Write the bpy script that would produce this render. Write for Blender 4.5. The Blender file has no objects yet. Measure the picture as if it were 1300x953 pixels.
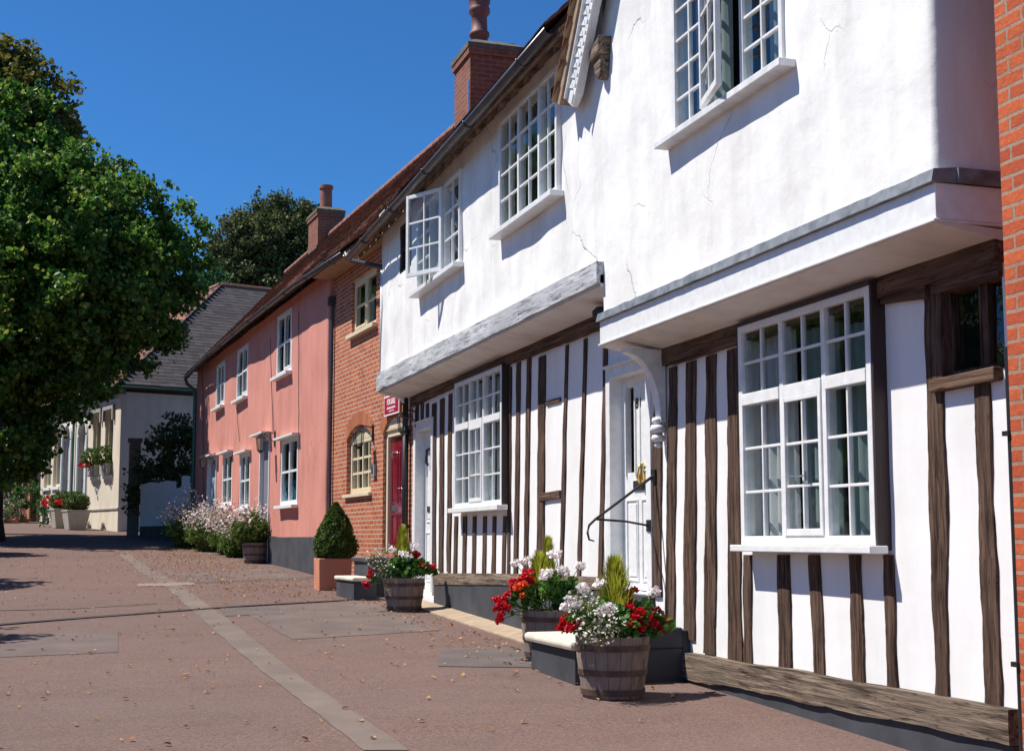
import bpy, math, random
import numpy as np
from mathutils import Vector, Matrix, noise as mnoise
random.seed(7); NP = np.random.RandomState(7)
R = math.radians
S = bpy.context.scene
COL = S.collection

# ------------------------------------------------------------------ camera numbers (eye at z = 0)
FOC = 1700.; PYC = 506.; TH = R(6); CA = math.atan(550/1700*math.cos(TH)); CX = -4.7
def ray(px, py):
    sa, ca, st, ct = math.sin(CA), math.cos(CA), math.sin(TH), math.cos(TH)
    r = px-650; u = PYC-py
    return (sa*ct*FOC+ca*r-sa*st*u, ca*ct*FOC-sa*r-ca*st*u, st*FOC+ct*u)
def at(px, py, Y):
    x, y, z = ray(px, py); t = Y/y
    return (CX+t*x, Y, t*z)

GP = [(-60,-3.0),(-20,-1.9),(0,-1.5),(6,-1.25),(10,-1.12),(14,-1.03),(17.5,-.92),(22,-.79),(26,-.62),(33,-.4),(41,-.08),(50,.28),(60,.72),(80,1.5),(120,2.6),(500,4)]
def gz(y):
    for (a, za), (b, zb) in zip(GP, GP[1:]):
        if y <= b:
            return za+(zb-za)*(y-a)/(b-a)
    return GP[-1][1]
def gzs(y): return sum(gz(y+d) for d in (-1.2,-.6,0,.6,1.2))/5

# ------------------------------------------------------------------ frames: u along the facade, w out to the street
class Fr:
    def __init__(s, ox, oy, rot):
        s.ox, s.oy, s.rot = ox, oy, rot
        s.U = (math.cos(rot), math.sin(rot)); s.W = (-math.sin(rot), math.cos(rot))
    def world(s, u, w, z=0): return (s.ox+u*s.U[0]+w*s.W[0], s.oy+u*s.U[1]+w*s.W[1], z)
    def F(s, px, py, w=0.):
        x, y, z = ray(px, py)
        cw = (CX-s.ox)*s.W[0]+(0-s.oy)*s.W[1]; rw = x*s.W[0]+y*s.W[1]
        t = (w-cw)/rw; X = CX+t*x; Y = t*y
        return ((X-s.ox)*s.U[0]+(Y-s.oy)*s.U[1], t*z)
def facade(ox, oy, deg): return Fr(ox, oy, R(90+deg))
WD = Fr(0, 0, 0)
FA = facade(0, 0, 0); FB = facade(0, 19.5, 3.9); FD = facade(-3.4, 50, 15.7)

# ------------------------------------------------------------------ materials
MATS = {}
def nt(name):
    m = bpy.data.materials.new(name); m.use_nodes = True
    n = m.node_tree.nodes; l = m.node_tree.links; b = n['Principled BSDF']
    MATS[name] = m
    return m, n, l, b
def rgb(n, c):
    x = n.new('ShaderNodeRGB'); x.outputs[0].default_value = (*c, 1); return x.outputs[0]
def mixc(n, l, fac, a, b, mode='MIX'):
    x = n.new('ShaderNodeMix'); x.data_type = 'RGBA'; x.blend_type = mode
    for sock, v in ((x.inputs[0], fac), (x.inputs[6], a), (x.inputs[7], b)):
        if isinstance(v, (int, float)): sock.default_value = v
        elif isinstance(v, tuple): sock.default_value = (*v, 1)
        else: l.new(v, sock)
    return x.outputs[2]
def coords(n, l, scale=(1,1,1), kind='Object'):
    t = n.new('ShaderNodeTexCoord'); m = n.new('ShaderNodeMapping'); m.inputs['Scale'].default_value = scale
    l.new(t.outputs[kind], m.inputs[0]); return m.outputs[0]
def noise(n, l, vec, scale, detail=4, rough=.55):
    x = n.new('ShaderNodeTexNoise'); x.inputs['Scale'].default_value = scale; x.inputs['Detail'].default_value = detail
    x.inputs['Roughness'].default_value = rough
    if vec is not None: l.new(vec, x.inputs[0])
    return x.outputs[0]
def ramp(n, l, fac, stops):
    x = n.new('ShaderNodeValToRGB'); e = x.color_ramp.elements
    while len(e) < len(stops): e.new(.5)
    for k, (p, c) in enumerate(stops):
        e[k].position = p; e[k].color = (*c, 1) if isinstance(c, tuple) else (c, c, c, 1)
    l.new(fac, x.inputs[0]); return x.outputs[0]
def bump(n, l, b, h, strength, dist=.01):
    x = n.new('ShaderNodeBump'); x.inputs['Strength'].default_value = strength; x.inputs['Distance'].default_value = dist
    l.new(h, x.inputs['Height']); l.new(x.outputs[0], b.inputs['Normal']); return x
def plain(name, c, rough=.5, var=.12, scale=6, bs=.15, bscale=30, stretch=(1,1,1), metal=0, spec=.5, coat=0):
    m, n, l, b = nt(name)
    v = coords(n, l, stretch)
    f = noise(n, l, v, scale, 5)
    f = ramp(n, l, f, [(.3, 0.), (.7, 1.)])
    l.new(mixc(n, l, f, tuple(x*(1-var) for x in c), tuple(min(1, x*(1+var)) for x in c)), b.inputs['Base Color'])
    b.inputs['Roughness'].default_value = rough; b.inputs['Metallic'].default_value = metal
    b.inputs['Specular IOR Level'].default_value = spec; b.inputs['Coat Weight'].default_value = coat
    if bs: bump(n, l, b, noise(n, l, v, bscale, 4), bs, .004)
    return m

def plaster(name, c, dirt, stain, crack=.5, lumps=.5):
    m, n, l, b = nt(name)
    v = coords(n, l); vs = coords(n, l, (1.6, 1.6, .35))
    f = ramp(n, l, noise(n, l, vs, 1.6, 6, .6), [(.42, 0.), (.72, 1.)])
    col = mixc(n, l, f, c, dirt)
    f3 = ramp(n, l, noise(n, l, v, .9, 5, .65), [(.55, 0.), (.75, stain)])
    col = mixc(n, l, f3, col, tuple(x*.72 for x in dirt))
    vo = n.new('ShaderNodeTexVoronoi'); vo.feature = 'DISTANCE_TO_EDGE'; vo.inputs['Scale'].default_value = .75
    wob = n.new('ShaderNodeVectorMath'); wob.operation = 'MULTIPLY_ADD'
    nz = n.new('ShaderNodeTexNoise'); nz.inputs['Scale'].default_value = 2.2; nz.inputs['Detail'].default_value = 6; l.new(v, nz.inputs[0])
    l.new(nz.outputs[1], wob.inputs[0]); wob.inputs[1].default_value = (.55, .55, .55); l.new(v, wob.inputs[2])
    l.new(wob.outputs[0], vo.inputs[0])
    cr = ramp(n, l, vo.outputs[0], [(0, 1.), (.008, 0.)])
    mask = ramp(n, l, noise(n, l, v, .8, 3), [(.5, 0.), (.62, crack)])
    mul = n.new('ShaderNodeMath'); mul.operation = 'MULTIPLY'; l.new(cr, mul.inputs[0]); l.new(mask, mul.inputs[1])
    col = mixc(n, l, mul.outputs[0], col, tuple(x*.45 for x in dirt))
    l.new(col, b.inputs['Base Color']); b.inputs['Roughness'].default_value = .85; b.inputs['Specular IOR Level'].default_value = .25
    add = n.new('ShaderNodeMath'); add.operation = 'ADD'
    l.new(noise(n, l, v, 3.4, 5, .5), add.inputs[0])
    sub = n.new('ShaderNodeMath'); sub.operation = 'MULTIPLY'; sub.inputs[1].default_value = -.5
    l.new(mul.outputs[0], sub.inputs[0]); l.new(sub.outputs[0], add.inputs[1])
    bump(n, l, b, add.outputs[0], lumps, .03)
    return m
WPL = plaster('rough_white_plaster', (.83,.82,.785), (.68,.665,.63), .45, .9, .5)
WIN = plaster('limewashed_infill', (.82,.81,.79), (.74,.725,.70), .2, .1, .18)
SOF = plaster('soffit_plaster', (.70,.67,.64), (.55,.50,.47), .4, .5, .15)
PNK = plaster('pink_render', (.60,.255,.20), (.51,.205,.16), .5, .45, .25)
CRM = plaster('cream_render', (.74,.66,.54), (.62,.55,.45), .3, .1, .15)

def timber(name, dark, light, stretch, bs=.9):
    m, n, l, b = nt(name)
    v = coords(n, l, stretch)
    g = noise(n, l, v, 3.2, 8, .68)
    v2 = coords(n, l)
    big = noise(n, l, v2, 1.4, 3)
    split = ramp(n, l, noise(n, l, coords(n, l, tuple(x*1.6 if x > 2 else x for x in stretch)), 2.6, 3, .4), [(.485, 0.), (.5, .9), (.515, 0.)])
    col = ramp(n, l, g, [(.37, tuple(x*.25 for x in dark)), (.45, dark), (.60, light)])
    col = mixc(n, l, ramp(n, l, big, [(.4, 0.), (.65, .7)]), col, tuple(x*.62 for x in light))
    col = mixc(n, l, split, col, tuple(x*.12 for x in dark))
    l.new(col, b.inputs['Base Color']); b.inputs['Roughness'].default_value = .85; b.inputs['Specular IOR Level'].default_value = .2
    bump(n, l, b, g, bs, .02)
    return m
TV = timber('oak_upright', (.050,.028,.019), (.165,.100,.070), (11, 11, .7), 1.)
TH_ = timber('oak_level', (.075,.043,.029), (.20,.120,.080), (.5, 9, 9))
TW = timber('oak_weathered_sole', (.10,.072,.052), (.30,.225,.165), (.5, 8, 9))
GRB = timber('limewashed_beam', (.42,.43,.44), (.60,.61,.63), (.6, 5, 6), .35)
RAF = timber('rafter_wood', (.16,.10,.065), (.36,.25,.165), (5, .6, 5), .5)
BARK = timber('bark', (.035,.028,.02), (.09,.07,.052), (5, 5, .8), 1.)
STAVE = None
WP = plain('white_gloss_paint', (.77,.77,.755), .38, .085, 14, .14, 60)
WPO = plain('worn_white_paint', (.70,.70,.69), .55, .14, 9, .3, 50)
CRP = plain('cream_paint', (.72,.62,.42), .4, .06, 3, .06, 40)
RED = plain('dark_red_gloss', (.22,.006,.016), .18, .08, 3, .03, 20, coat=.5)
BLK = plain('black_paint', (.028,.028,.033), .55, .25, 3, .25, 25)
IRON = plain('black_iron', (.018,.016,.016), .45, .2, 10, .1, 60)
GUT = plain('black_gutter', (.055,.052,.055), .32, .25, 4, .05, 20)
GRN = plain('green_gutter', (.04,.13,.10), .4, .2, 4, .05, 20)
LEAD = plain('lead_flashing', (.17,.185,.20), .55, .45, 9, .5, 14, stretch=(1,1,1))
PLI = plain('plinth_black_render', (.045,.047,.055), .75, .35, 2.5, .5, 18)
DKB = plain('dark_brown_paint', (.035,.02,.017), .6, .25, 5, .2, 30, stretch=(4,4,.5))
GREYD = plain('grey_door_paint', (.20,.20,.225), .5, .06, 3, .08, 30)
BLUED = plain('pale_blue_door_paint', (.42,.49,.56), .5, .06, 3, .08, 30)
STONE = plain('pale_step_stone', (.62,.56,.45), .8, .14, 5, .3, 40)
KERB = plain('buff_kerb_stone', (.36,.27,.185), .9, .2, 6, .5, 60)
TERR = plain('terracotta', (.56,.22,.13), .75, .14, 3, .12, 40)
POT = plain('chimney_pot_clay', (.17,.06,.045), .6, .3, 5, .2, 20)
POTL = plain('chimney_pot_red_clay', (.30,.105,.070), .75, .2, 5, .2, 20)
CEM = plain('chimney_cap_mortar', (.13,.105,.08), .95, .35, 8, .7, 25)
SOIL = plain('soil', (.03,.02,.014), .95, .3, 20, .8, 60)
BRASS = plain('brass', (.75,.50,.16), .25, .1, 5, 0, 1, metal=1)
STEEL = plain('steel', (.6,.6,.62), .3, .1, 5, 0, 1, metal=1)
GREYS = plain('stone_grey', (.33,.32,.30), .8, .15, 6, .3, 30)
SIGNR = plain('sign_crimson', (.40,.012,.045), .35, .04, 2, 0, 1)
TXT = plain('sign_white', (.85,.80,.80), .5, .02, 2, 0, 1)
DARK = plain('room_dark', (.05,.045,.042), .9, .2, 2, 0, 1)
CURT = plain('curtain_cloth', (.55,.56,.56), .9, .1, 4, .2, 30)
TEAL = plain('curtain_grey_teal', (.20,.26,.26), .9, .15, 4, .2, 30)
FENP = plain('pale_fence_paint', (.72,.76,.80), .6, .1, 6, .15, 20, stretch=(6,6,.6))
ZINC = plain('pale_zinc', (.46,.44,.39), .45, .1, 6, .1, 20)
TANB = plain('eaves_board', (.34,.22,.13), .75, .2, 5, .3, 20, stretch=(.6,5,5))
RIDG = plain('ridge_terracotta', (.26,.115,.075), .8, .25, 5, .4, 30)
MORT = plain('verge_mortar', (.45,.30,.14), .9, .3, 9, .7, 30)

def stave_mat():
    m, n, l, b = nt('barrel_staves')
    t = n.new('ShaderNodeTexCoord'); sx = n.new('ShaderNodeSeparateXYZ'); l.new(t.outputs['Object'], sx.inputs[0])
    a = n.new('ShaderNodeMath'); a.operation = 'ARCTAN2'; l.new(sx.outputs[1], a.inputs[0]); l.new(sx.outputs[0], a.inputs[1])
    k = n.new('ShaderNodeMath'); k.operation = 'MULTIPLY'; k.inputs[1].default_value = 18/(2*math.pi); l.new(a.outputs[0], k.inputs[0])
    fr = n.new('ShaderNodeMath'); fr.operation = 'FRACT'; l.new(k.outputs[0], fr.inputs[0])
    fl = n.new('ShaderNodeMath'); fl.operation = 'FLOOR'; l.new(k.outputs[0], fl.inputs[0])
    wn = n.new('ShaderNodeTexWhiteNoise'); wn.noise_dimensions = '1D'; l.new(fl.outputs[0], wn.inputs['W'])
    seam = ramp(n, l, fr.outputs[0], [(0, 0.), (.05, 1.)])
    v = coords(n, l, (7, 7, 1.2))
    g = noise(n, l, v, 4, 7, .65)
    col = ramp(n, l, g, [(.32, (.06,.04,.03)), (.62, (.30,.215,.165))])
    col = mixc(n, l, wn.outputs[0], col, (.25,.19,.155))
    col = mixc(n, l, seam, (.008,.006,.005), col)
    l.new(col, b.inputs['Base Color']); b.inputs['Roughness'].default_value = .8
    bump(n, l, b, seam, .6, .01)
    return m
STAVE = stave_mat()
HOOP = plain('rusty_hoop', (.10,.058,.045), .6, .4, 9, .4, 30, metal=.3)

def brick(name, c1, c2, mortar, dark=.4, bw=.225, bh=.075, ms=.012):
    m, n, l, b = nt(name)
    t = n.new('ShaderNodeTexCoord'); sx = n.new('ShaderNodeSeparateXYZ'); l.new(t.outputs['Object'], sx.inputs[0])
    ad = n.new('ShaderNodeMath'); ad.operation = 'ADD'; l.new(sx.outputs[0], ad.inputs[0]); l.new(sx.outputs[1], ad.inputs[1])
    cx = n.new('ShaderNodeCombineXYZ'); l.new(ad.outputs[0], cx.inputs[0]); l.new(sx.outputs[2], cx.inputs[1])
    nzc = n.new('ShaderNodeTexNoise'); nzc.inputs['Scale'].default_value = 9; l.new(t.outputs['Object'], nzc.inputs[0])
    vm = n.new('ShaderNodeVectorMath'); vm.operation = 'MULTIPLY_ADD'; l.new(nzc.outputs[1], vm.inputs[0]); vm.inputs[1].default_value = (.018,.014,0); l.new(cx.outputs[0], vm.inputs[2])
    br = n.new('ShaderNodeTexBrick'); l.new(vm.outputs[0], br.inputs[0])
    br.inputs['Color1'].default_value = (*c1, 1); br.inputs['Color2'].default_value = (*c2, 1); br.inputs['Mortar'].default_value = (*mortar, 1)
    br.inputs['Scale'].default_value = 1; br.inputs['Brick Width'].default_value = bw; br.inputs['Row Height'].default_value = bh
    br.inputs['Mortar Size'].default_value = ms; br.inputs['Mortar Smooth'].default_value = .2; br.inputs['Bias'].default_value = -.1
    sp = ramp(n, l, noise(n, l, coords(n, l), 3.5, 6, .7), [(.5, 0.), (.72, dark)])
    col = mixc(n, l, sp, br.outputs[0], tuple(x*.4 for x in c1))
    f2 = ramp(n, l, noise(n, l, coords(n, l), 45, 3), [(.35, .0), (.7, .35)])
    col = mixc(n, l, f2, col, tuple(x*.6 for x in c2))
    l.new(col, b.inputs['Base Color']); b.inputs['Roughness'].default_value = .88; b.inputs['Specular IOR Level'].default_value = .25
    inv = n.new('ShaderNodeMath'); inv.operation = 'SUBTRACT'; inv.inputs[0].default_value = 1; l.new(br.outputs[1], inv.inputs[1])
    a2 = n.new('ShaderNodeMath'); a2.operation = 'MULTIPLY_ADD'; l.new(noise(n, l, coords(n, l), 40, 4), a2.inputs[0]); a2.inputs[1].default_value = .5; l.new(inv.outputs[0], a2.inputs[2])
    bump(n, l, b, a2.outputs[0], .7, .012)
    return m
BRO = brick('orange_brick', (.55,.155,.060), (.34,.080,.040), (.52,.40,.30), .7)
BRN = brick('near_brick', (.56,.125,.045), (.40,.075,.032), (.34,.26,.19), .45, ms=.010)
BRC = brick('chimney_brick', (.32,.10,.055), (.22,.07,.045), (.24,.18,.14), .6)
BRF = brick('far_brick', (.48,.16,.08), (.38,.12,.07), (.42,.34,.26))
BRD = brick('pier_brick', (.20,.155,.125), (.27,.22,.18), (.30,.27,.23), .5)

def island(name, stops, rough=.85, trans=0, scale_noise=None, bs=0, spec=.3):
    m, n, l, b = nt(name)
    g = n.new('ShaderNodeNewGeometry')
    col = ramp(n, l, g.outputs['Random Per Island'], stops)
    if scale_noise:
        f = ramp(n, l, noise(n, l, coords(n, l), scale_noise[0], 4), [(.4, 0.), (.66, scale_noise[2])])
        col = mixc(n, l, f, col, scale_noise[1])
    l.new(col, b.inputs['Base Color']); b.inputs['Roughness'].default_value = rough; b.inputs['Specular IOR Level'].default_value = spec
    if bs: bump(n, l, b, noise(n, l, coords(n, l), 40, 4), bs, .01)
    if trans:
        tr = n.new('ShaderNodeBsdfTranslucent'); mx = n.new('ShaderNodeMixShader'); mx.inputs[0].default_value = trans
        c2 = mixc(n, l, .5, col, (1, 1, .35), 'MULTIPLY'); c3 = mixc(n, l, .5, c2, col)
        l.new(c3, tr.inputs[0]); l.new(b.outputs[0], mx.inputs[1]); l.new(tr.outputs[0], mx.inputs[2])
        l.new(mx.outputs[0], n['Material Output'].inputs[0])
    return m
TILE = island('clay_tiles', [(0, (.07,.040,.033)), (.3, (.16,.070,.048)), (.75, (.25,.10,.062)), (1, (.36,.17,.10))], .9, 0, (1.1, (.09,.055,.04), .75), .6)
SLATE = island('slates', [(0, (.050,.042,.046)), (1, (.085,.072,.075))], .8, 0, None, .3)
LEAFG = island('sycamore_leaf', [(0, (.03,.085,.015)), (.4, (.06,.16,.022)), (.75, (.13,.25,.035)), (1, (.30,.34,.07))], .42, .48)
LEAFO = island('bronze_leaf', [(0, (.06,.07,.014)), (.6, (.15,.15,.028)), (1, (.30,.24,.05))], .5, .4)
LEAFD = island('dark_needle', [(0, (.05,.07,.022)), (.6, (.115,.14,.045)), (1, (.22,.22,.08))], .7, .2)
LEAFF = island('far_leaf', [(0, (.03,.10,.03)), (1, (.08,.18,.05))], .6, .3)
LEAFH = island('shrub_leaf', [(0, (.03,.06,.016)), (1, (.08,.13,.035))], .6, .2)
LEAFB = island('box_leaf', [(0, (.035,.07,.012)), (.6, (.075,.135,.022)), (1, (.15,.21,.04))], .5, .3)
LEAFP = island('geranium_leaf', [(0, (.045,.13,.022)), (1, (.13,.29,.05))], .5, .4)
LEAFY = island('golden_conifer', [(0, (.22,.27,.02)), (1, (.60,.58,.08))], .6, .4)
LEAFK = island('daisy_stems', [(0, (.07,.085,.03)), (1, (.24,.23,.10))], .7, .3)
LEAFX = island('gaura_leaf', [(0, (.06,.12,.025)), (.6, (.13,.22,.045)), (1, (.22,.22,.08))], .6, .4)
LEAFS = island('silver_leaf', [(0, (.10,.14,.07)), (1, (.25,.30,.17))], .6, .25)
PETR = island('red_petal', [(0, (.50,.004,.012)), (1, (.75,.012,.035))], .5, .25)
PETW = island('pale_petal', [(0, (.82,.72,.77)), (1, (.93,.90,.91))], .6, .25)
PETD = island('white_petal', [(0, (.80,.78,.70)), (1, (.88,.87,.82))], .6, .2)
PETP = island('pink_white_petal', [(0, (.62,.36,.38)), (.4, (.82,.68,.68)), (1, (.88,.82,.82))], .6, .25)
PETO = island('orange_petal', [(0, (.75,.06,.01)), (1, (.8,.12,.02))], .6, .2)
FALL = island('fallen_leaf', [(0, (.26,.10,.04)), (.6, (.42,.20,.07)), (1, (.55,.34,.16))], .8, .1)

def glass():
    m, n, l, b = nt('old_window_glass')
    for x in list(n):
        if x.type == 'BSDF_PRINCIPLED': n.remove(x)
    lw = n.new('ShaderNodeLayerWeight'); lw.inputs[0].default_value = .5
    pw = n.new('ShaderNodeMath'); pw.operation = 'POWER'; pw.inputs[1].default_value = 4.2; l.new(lw.outputs['Facing'], pw.inputs[0])
    fr = n.new('ShaderNodeMath'); fr.operation = 'MULTIPLY_ADD'; fr.inputs[1].default_value = .95; fr.inputs[2].default_value = .045; l.new(pw.outputs[0], fr.inputs[0])
    tr = n.new('ShaderNodeBsdfTransparent'); tr.inputs[0].default_value = (.80,.84,.84,1)
    gl = n.new('ShaderNodeBsdfGlossy'); gl.inputs['Roughness'].default_value = .015; gl.inputs[0].default_value = (.95,.97,1,1)
    bp = n.new('ShaderNodeBump'); bp.inputs['Strength'].default_value = .12; bp.inputs['Distance'].default_value = .02
    l.new(noise(n, l, coords(n, l), 5, 2), bp.inputs['Height']); l.new(bp.outputs[0], gl.inputs['Normal'])
    mx = n.new('ShaderNodeMixShader'); l.new(fr.outputs[0], mx.inputs[0]); l.new(tr.outputs[0], mx.inputs[1]); l.new(gl.outputs[0], mx.inputs[2])
    l.new(mx.outputs[0], n['Material Output'].inputs[0])
    return m
GLS = glass()

def ground_mat():
    m, n, l, b = nt('bound_gravel')
    v = coords(n, l)
    big = ramp(n, l, noise(n, l, v, .22, 5, .6), [(.35, 0.), (.68, 1.)])
    col = mixc(n, l, big, (.200,.122,.098), (.150,.092,.076))
    md = ramp(n, l, noise(n, l, v, 2.4, 6, .65), [(.35, 0.), (.7, .55)])
    col = mixc(n, l, md, col, (.225,.150,.122))
    fine = ramp(n, l, noise(n, l, v, 42, 5, .8), [(.38, 0.), (.60, 1.)])
    col = mixc(n, l, fine, mixc(n, l, .75, col, (.05,.034,.03)), col)
    strk = ramp(n, l, noise(n, l, coords(n, l, (.12,.9,1)), 1.1, 6, .7), [(.42, 0.), (.66, .55)])
    col = mixc(n, l, strk, col, (.15,.105,.092))
    sp = ramp(n, l, noise(n, l, v, 150, 2), [(.63, 0.), (.69, .7)])
    col = mixc(n, l, sp, col, (.45,.36,.32))
    st = ramp(n, l, noise(n, l, coords(n, l, (.35,1,1)), .9, 5), [(.60, 0.), (.72, .45)])
    col = mixc(n, l, st, col, (.11,.08,.075))
    l.new(col, b.inputs['Base Color']); b.inputs['Roughness'].default_value = .92; b.inputs['Specular IOR Level'].default_value = .2
    bump(n, l, b, noise(n, l, v, 110, 4), .5, .006)
    return m
GRD = ground_mat()
def tarmac(name, c):
    m, n, l, b = nt(name); v = coords(n, l)
    f = ramp(n, l, noise(n, l, v, 120, 3, .7), [(.38, 0.), (.62, 1.)])
    col = mixc(n, l, f, tuple(x*.5 for x in c), c)
    col = mixc(n, l, ramp(n, l, noise(n, l, v, 1.7, 5), [(.4, 0.), (.7, .5)]), col, tuple(x*1.3 for x in c))
    l.new(col, b.inputs['Base Color']); b.inputs['Roughness'].default_value = .92; bump(n, l, b, f, .3, .004)
    return m
PAT = tarmac('grey_tarmac_strip', (.178,.135,.110)); PATD = tarmac('dark_tarmac_patch', (.125,.098,.088)); PATL = tarmac('buff_patch', (.27,.215,.17)); SEAM = tarmac('seam_tar', (.05,.04,.038))

# ------------------------------------------------------------------ object plumbing
RO = {}
def root(name, fr, u, w, z, label, cat, group=None):
    o = bpy.data.objects.new(name, None); COL.objects.link(o); o.empty_display_size = .2
    o.location = fr.world(u, w, z); o.rotation_euler = (0, 0, fr.rot)
    o['label'] = label; o['category'] = cat
    if group: o['group'] = group
    RO[o] = (fr, u, w, z); return o
def frame_of(o):
    while o not in RO: o = o.parent
    return RO[o]

class MB:
    def __init__(s): s.v = []; s.f = []; s.mi = []; s.cur = 0
    def add(s, vs, fs):
        k = len(s.v); s.v += [tuple(p) for p in vs]
        for f in fs: s.f.append(tuple(i+k for i in f)); s.mi.append(s.cur)
    def box(s, u0, u1, w0, w1, z0, z1):
        u0, u1 = sorted((u0, u1)); w0, w1 = sorted((w0, w1)); z0, z1 = sorted((z0, z1))
        s.add([(u0,w0,z0),(u1,w0,z0),(u1,w1,z0),(u0,w1,z0),(u0,w0,z1),(u1,w0,z1),(u1,w1,z1),(u0,w1,z1)],
              [(0,3,2,1),(4,5,6,7),(0,1,5,4),(1,2,6,5),(2,3,7,6),(3,0,4,7)])
    def hexa(s, b, t):  # bottom quad, top quad (ccw from above)
        s.add(list(b)+list(t), [(0,3,2,1),(4,5,6,7),(0,1,5,4),(1,2,6,5),(2,3,7,6),(3,0,4,7)])
    def quad(s, *p): s.add(p, [tuple(range(len(p)))])
    def prism(s, pts, d):  # pts polygon (u,w,z) extruded by vector d
        n = len(pts); q = [(p[0]+d[0], p[1]+d[1], p[2]+d[2]) for p in pts]
        s.add(list(pts)+q, [tuple(range(n))[::-1], tuple(range(n, 2*n))]+[(i, (i+1) % n, n+(i+1) % n, n+i) for i in range(n)])
    def tube(s, pts, r, n=8, caps=True):
        P = [Vector(p) for p in pts]; rs = r if isinstance(r, (list, tuple)) else [r]*len(P)
        rings = []; up = Vector((.13,.21,1)).normalized()
        for i, p in enumerate(P):
            d = (P[min(i+1, len(P)-1)]-P[max(i-1, 0)]).normalized()
            if abs(d.dot(up)) > .95: up = Vector((1,.2,.1)).normalized()
            a = d.cross(up).normalized(); b = d.cross(a).normalized()
            rings.append([tuple(p+(a*math.cos(t)+b*math.sin(t))*rs[i]) for t in [2*math.pi*k/n for k in range(n)]])
        vs = [q for g in rings for q in g]; fs = []
        for i in range(len(P)-1):
            for k in range(n): fs.append((i*n+k, i*n+(k+1) % n, (i+1)*n+(k+1) % n, (i+1)*n+k))
        if caps: fs += [tuple(range(n))[::-1], tuple(range((len(P)-1)*n, len(P)*n))]
        s.add(vs, fs)
    def lathe(s, cu, cw, prof, n=24):
        vs = [(cu+r*math.cos(2*math.pi*k/n), cw+r*math.sin(2*math.pi*k/n), z) for r, z in prof for k in range(n)]
        s.add(vs, [(i*n+k, i*n+(k+1) % n, (i+1)*n+(k+1) % n, (i+1)*n+k) for i in range(len(prof)-1) for k in range(n)])
    def build(s, name, mats, parent=None, fr=None, smooth=False, bevel=0., label=None, cat=None, group=None, kind=None):
        if not isinstance(mats, (list, tuple)): mats = [mats]
        v = s.v
        me = bpy.data.meshes.new(name)
        if parent is not None:
            _, a, b, c = frame_of(parent); off = (a, b, c)
        else:
            fr = fr or WD
            A = np.array(v); off = ((A[:,0].min()+A[:,0].max())/2, (A[:,1].min()+A[:,1].max())/2, A[:,2].min())
        me.from_pydata([(p[0]-off[0], p[1]-off[1], p[2]-off[2]) for p in v], [], s.f); me.update()
        for m in mats: me.materials.append(m)
        if len(mats) > 1: me.polygons.foreach_set('material_index', s.mi)
        if smooth: me.polygons.foreach_set('use_smooth', [True]*len(me.polygons))
        o = bpy.data.objects.new(name, me); COL.objects.link(o)
        if parent is not None: o.parent = parent
        else:
            o.location = fr.world(*off); o.rotation_euler = (0, 0, fr.rot)
            RO[o] = (fr, *off)
            if label: o['label'] = label
            if cat: o['category'] = cat
            if group: o['group'] = group
        if kind: o['kind'] = kind
        if bevel:
            bm = o.modifiers.new('bevel', 'BEVEL'); bm.width = bevel; bm.segments = 2; bm.limit_method = 'ANGLE'; bm.angle_limit = R(40)
        return o
def copy_tree(o, parent=None):
    c = o.copy(); COL.objects.link(c)
    if parent is not None: c.parent = parent
    if o in RO: RO[c] = RO[o]
    for ch in list(o.children): copy_tree(ch, c)
    return c

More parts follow.
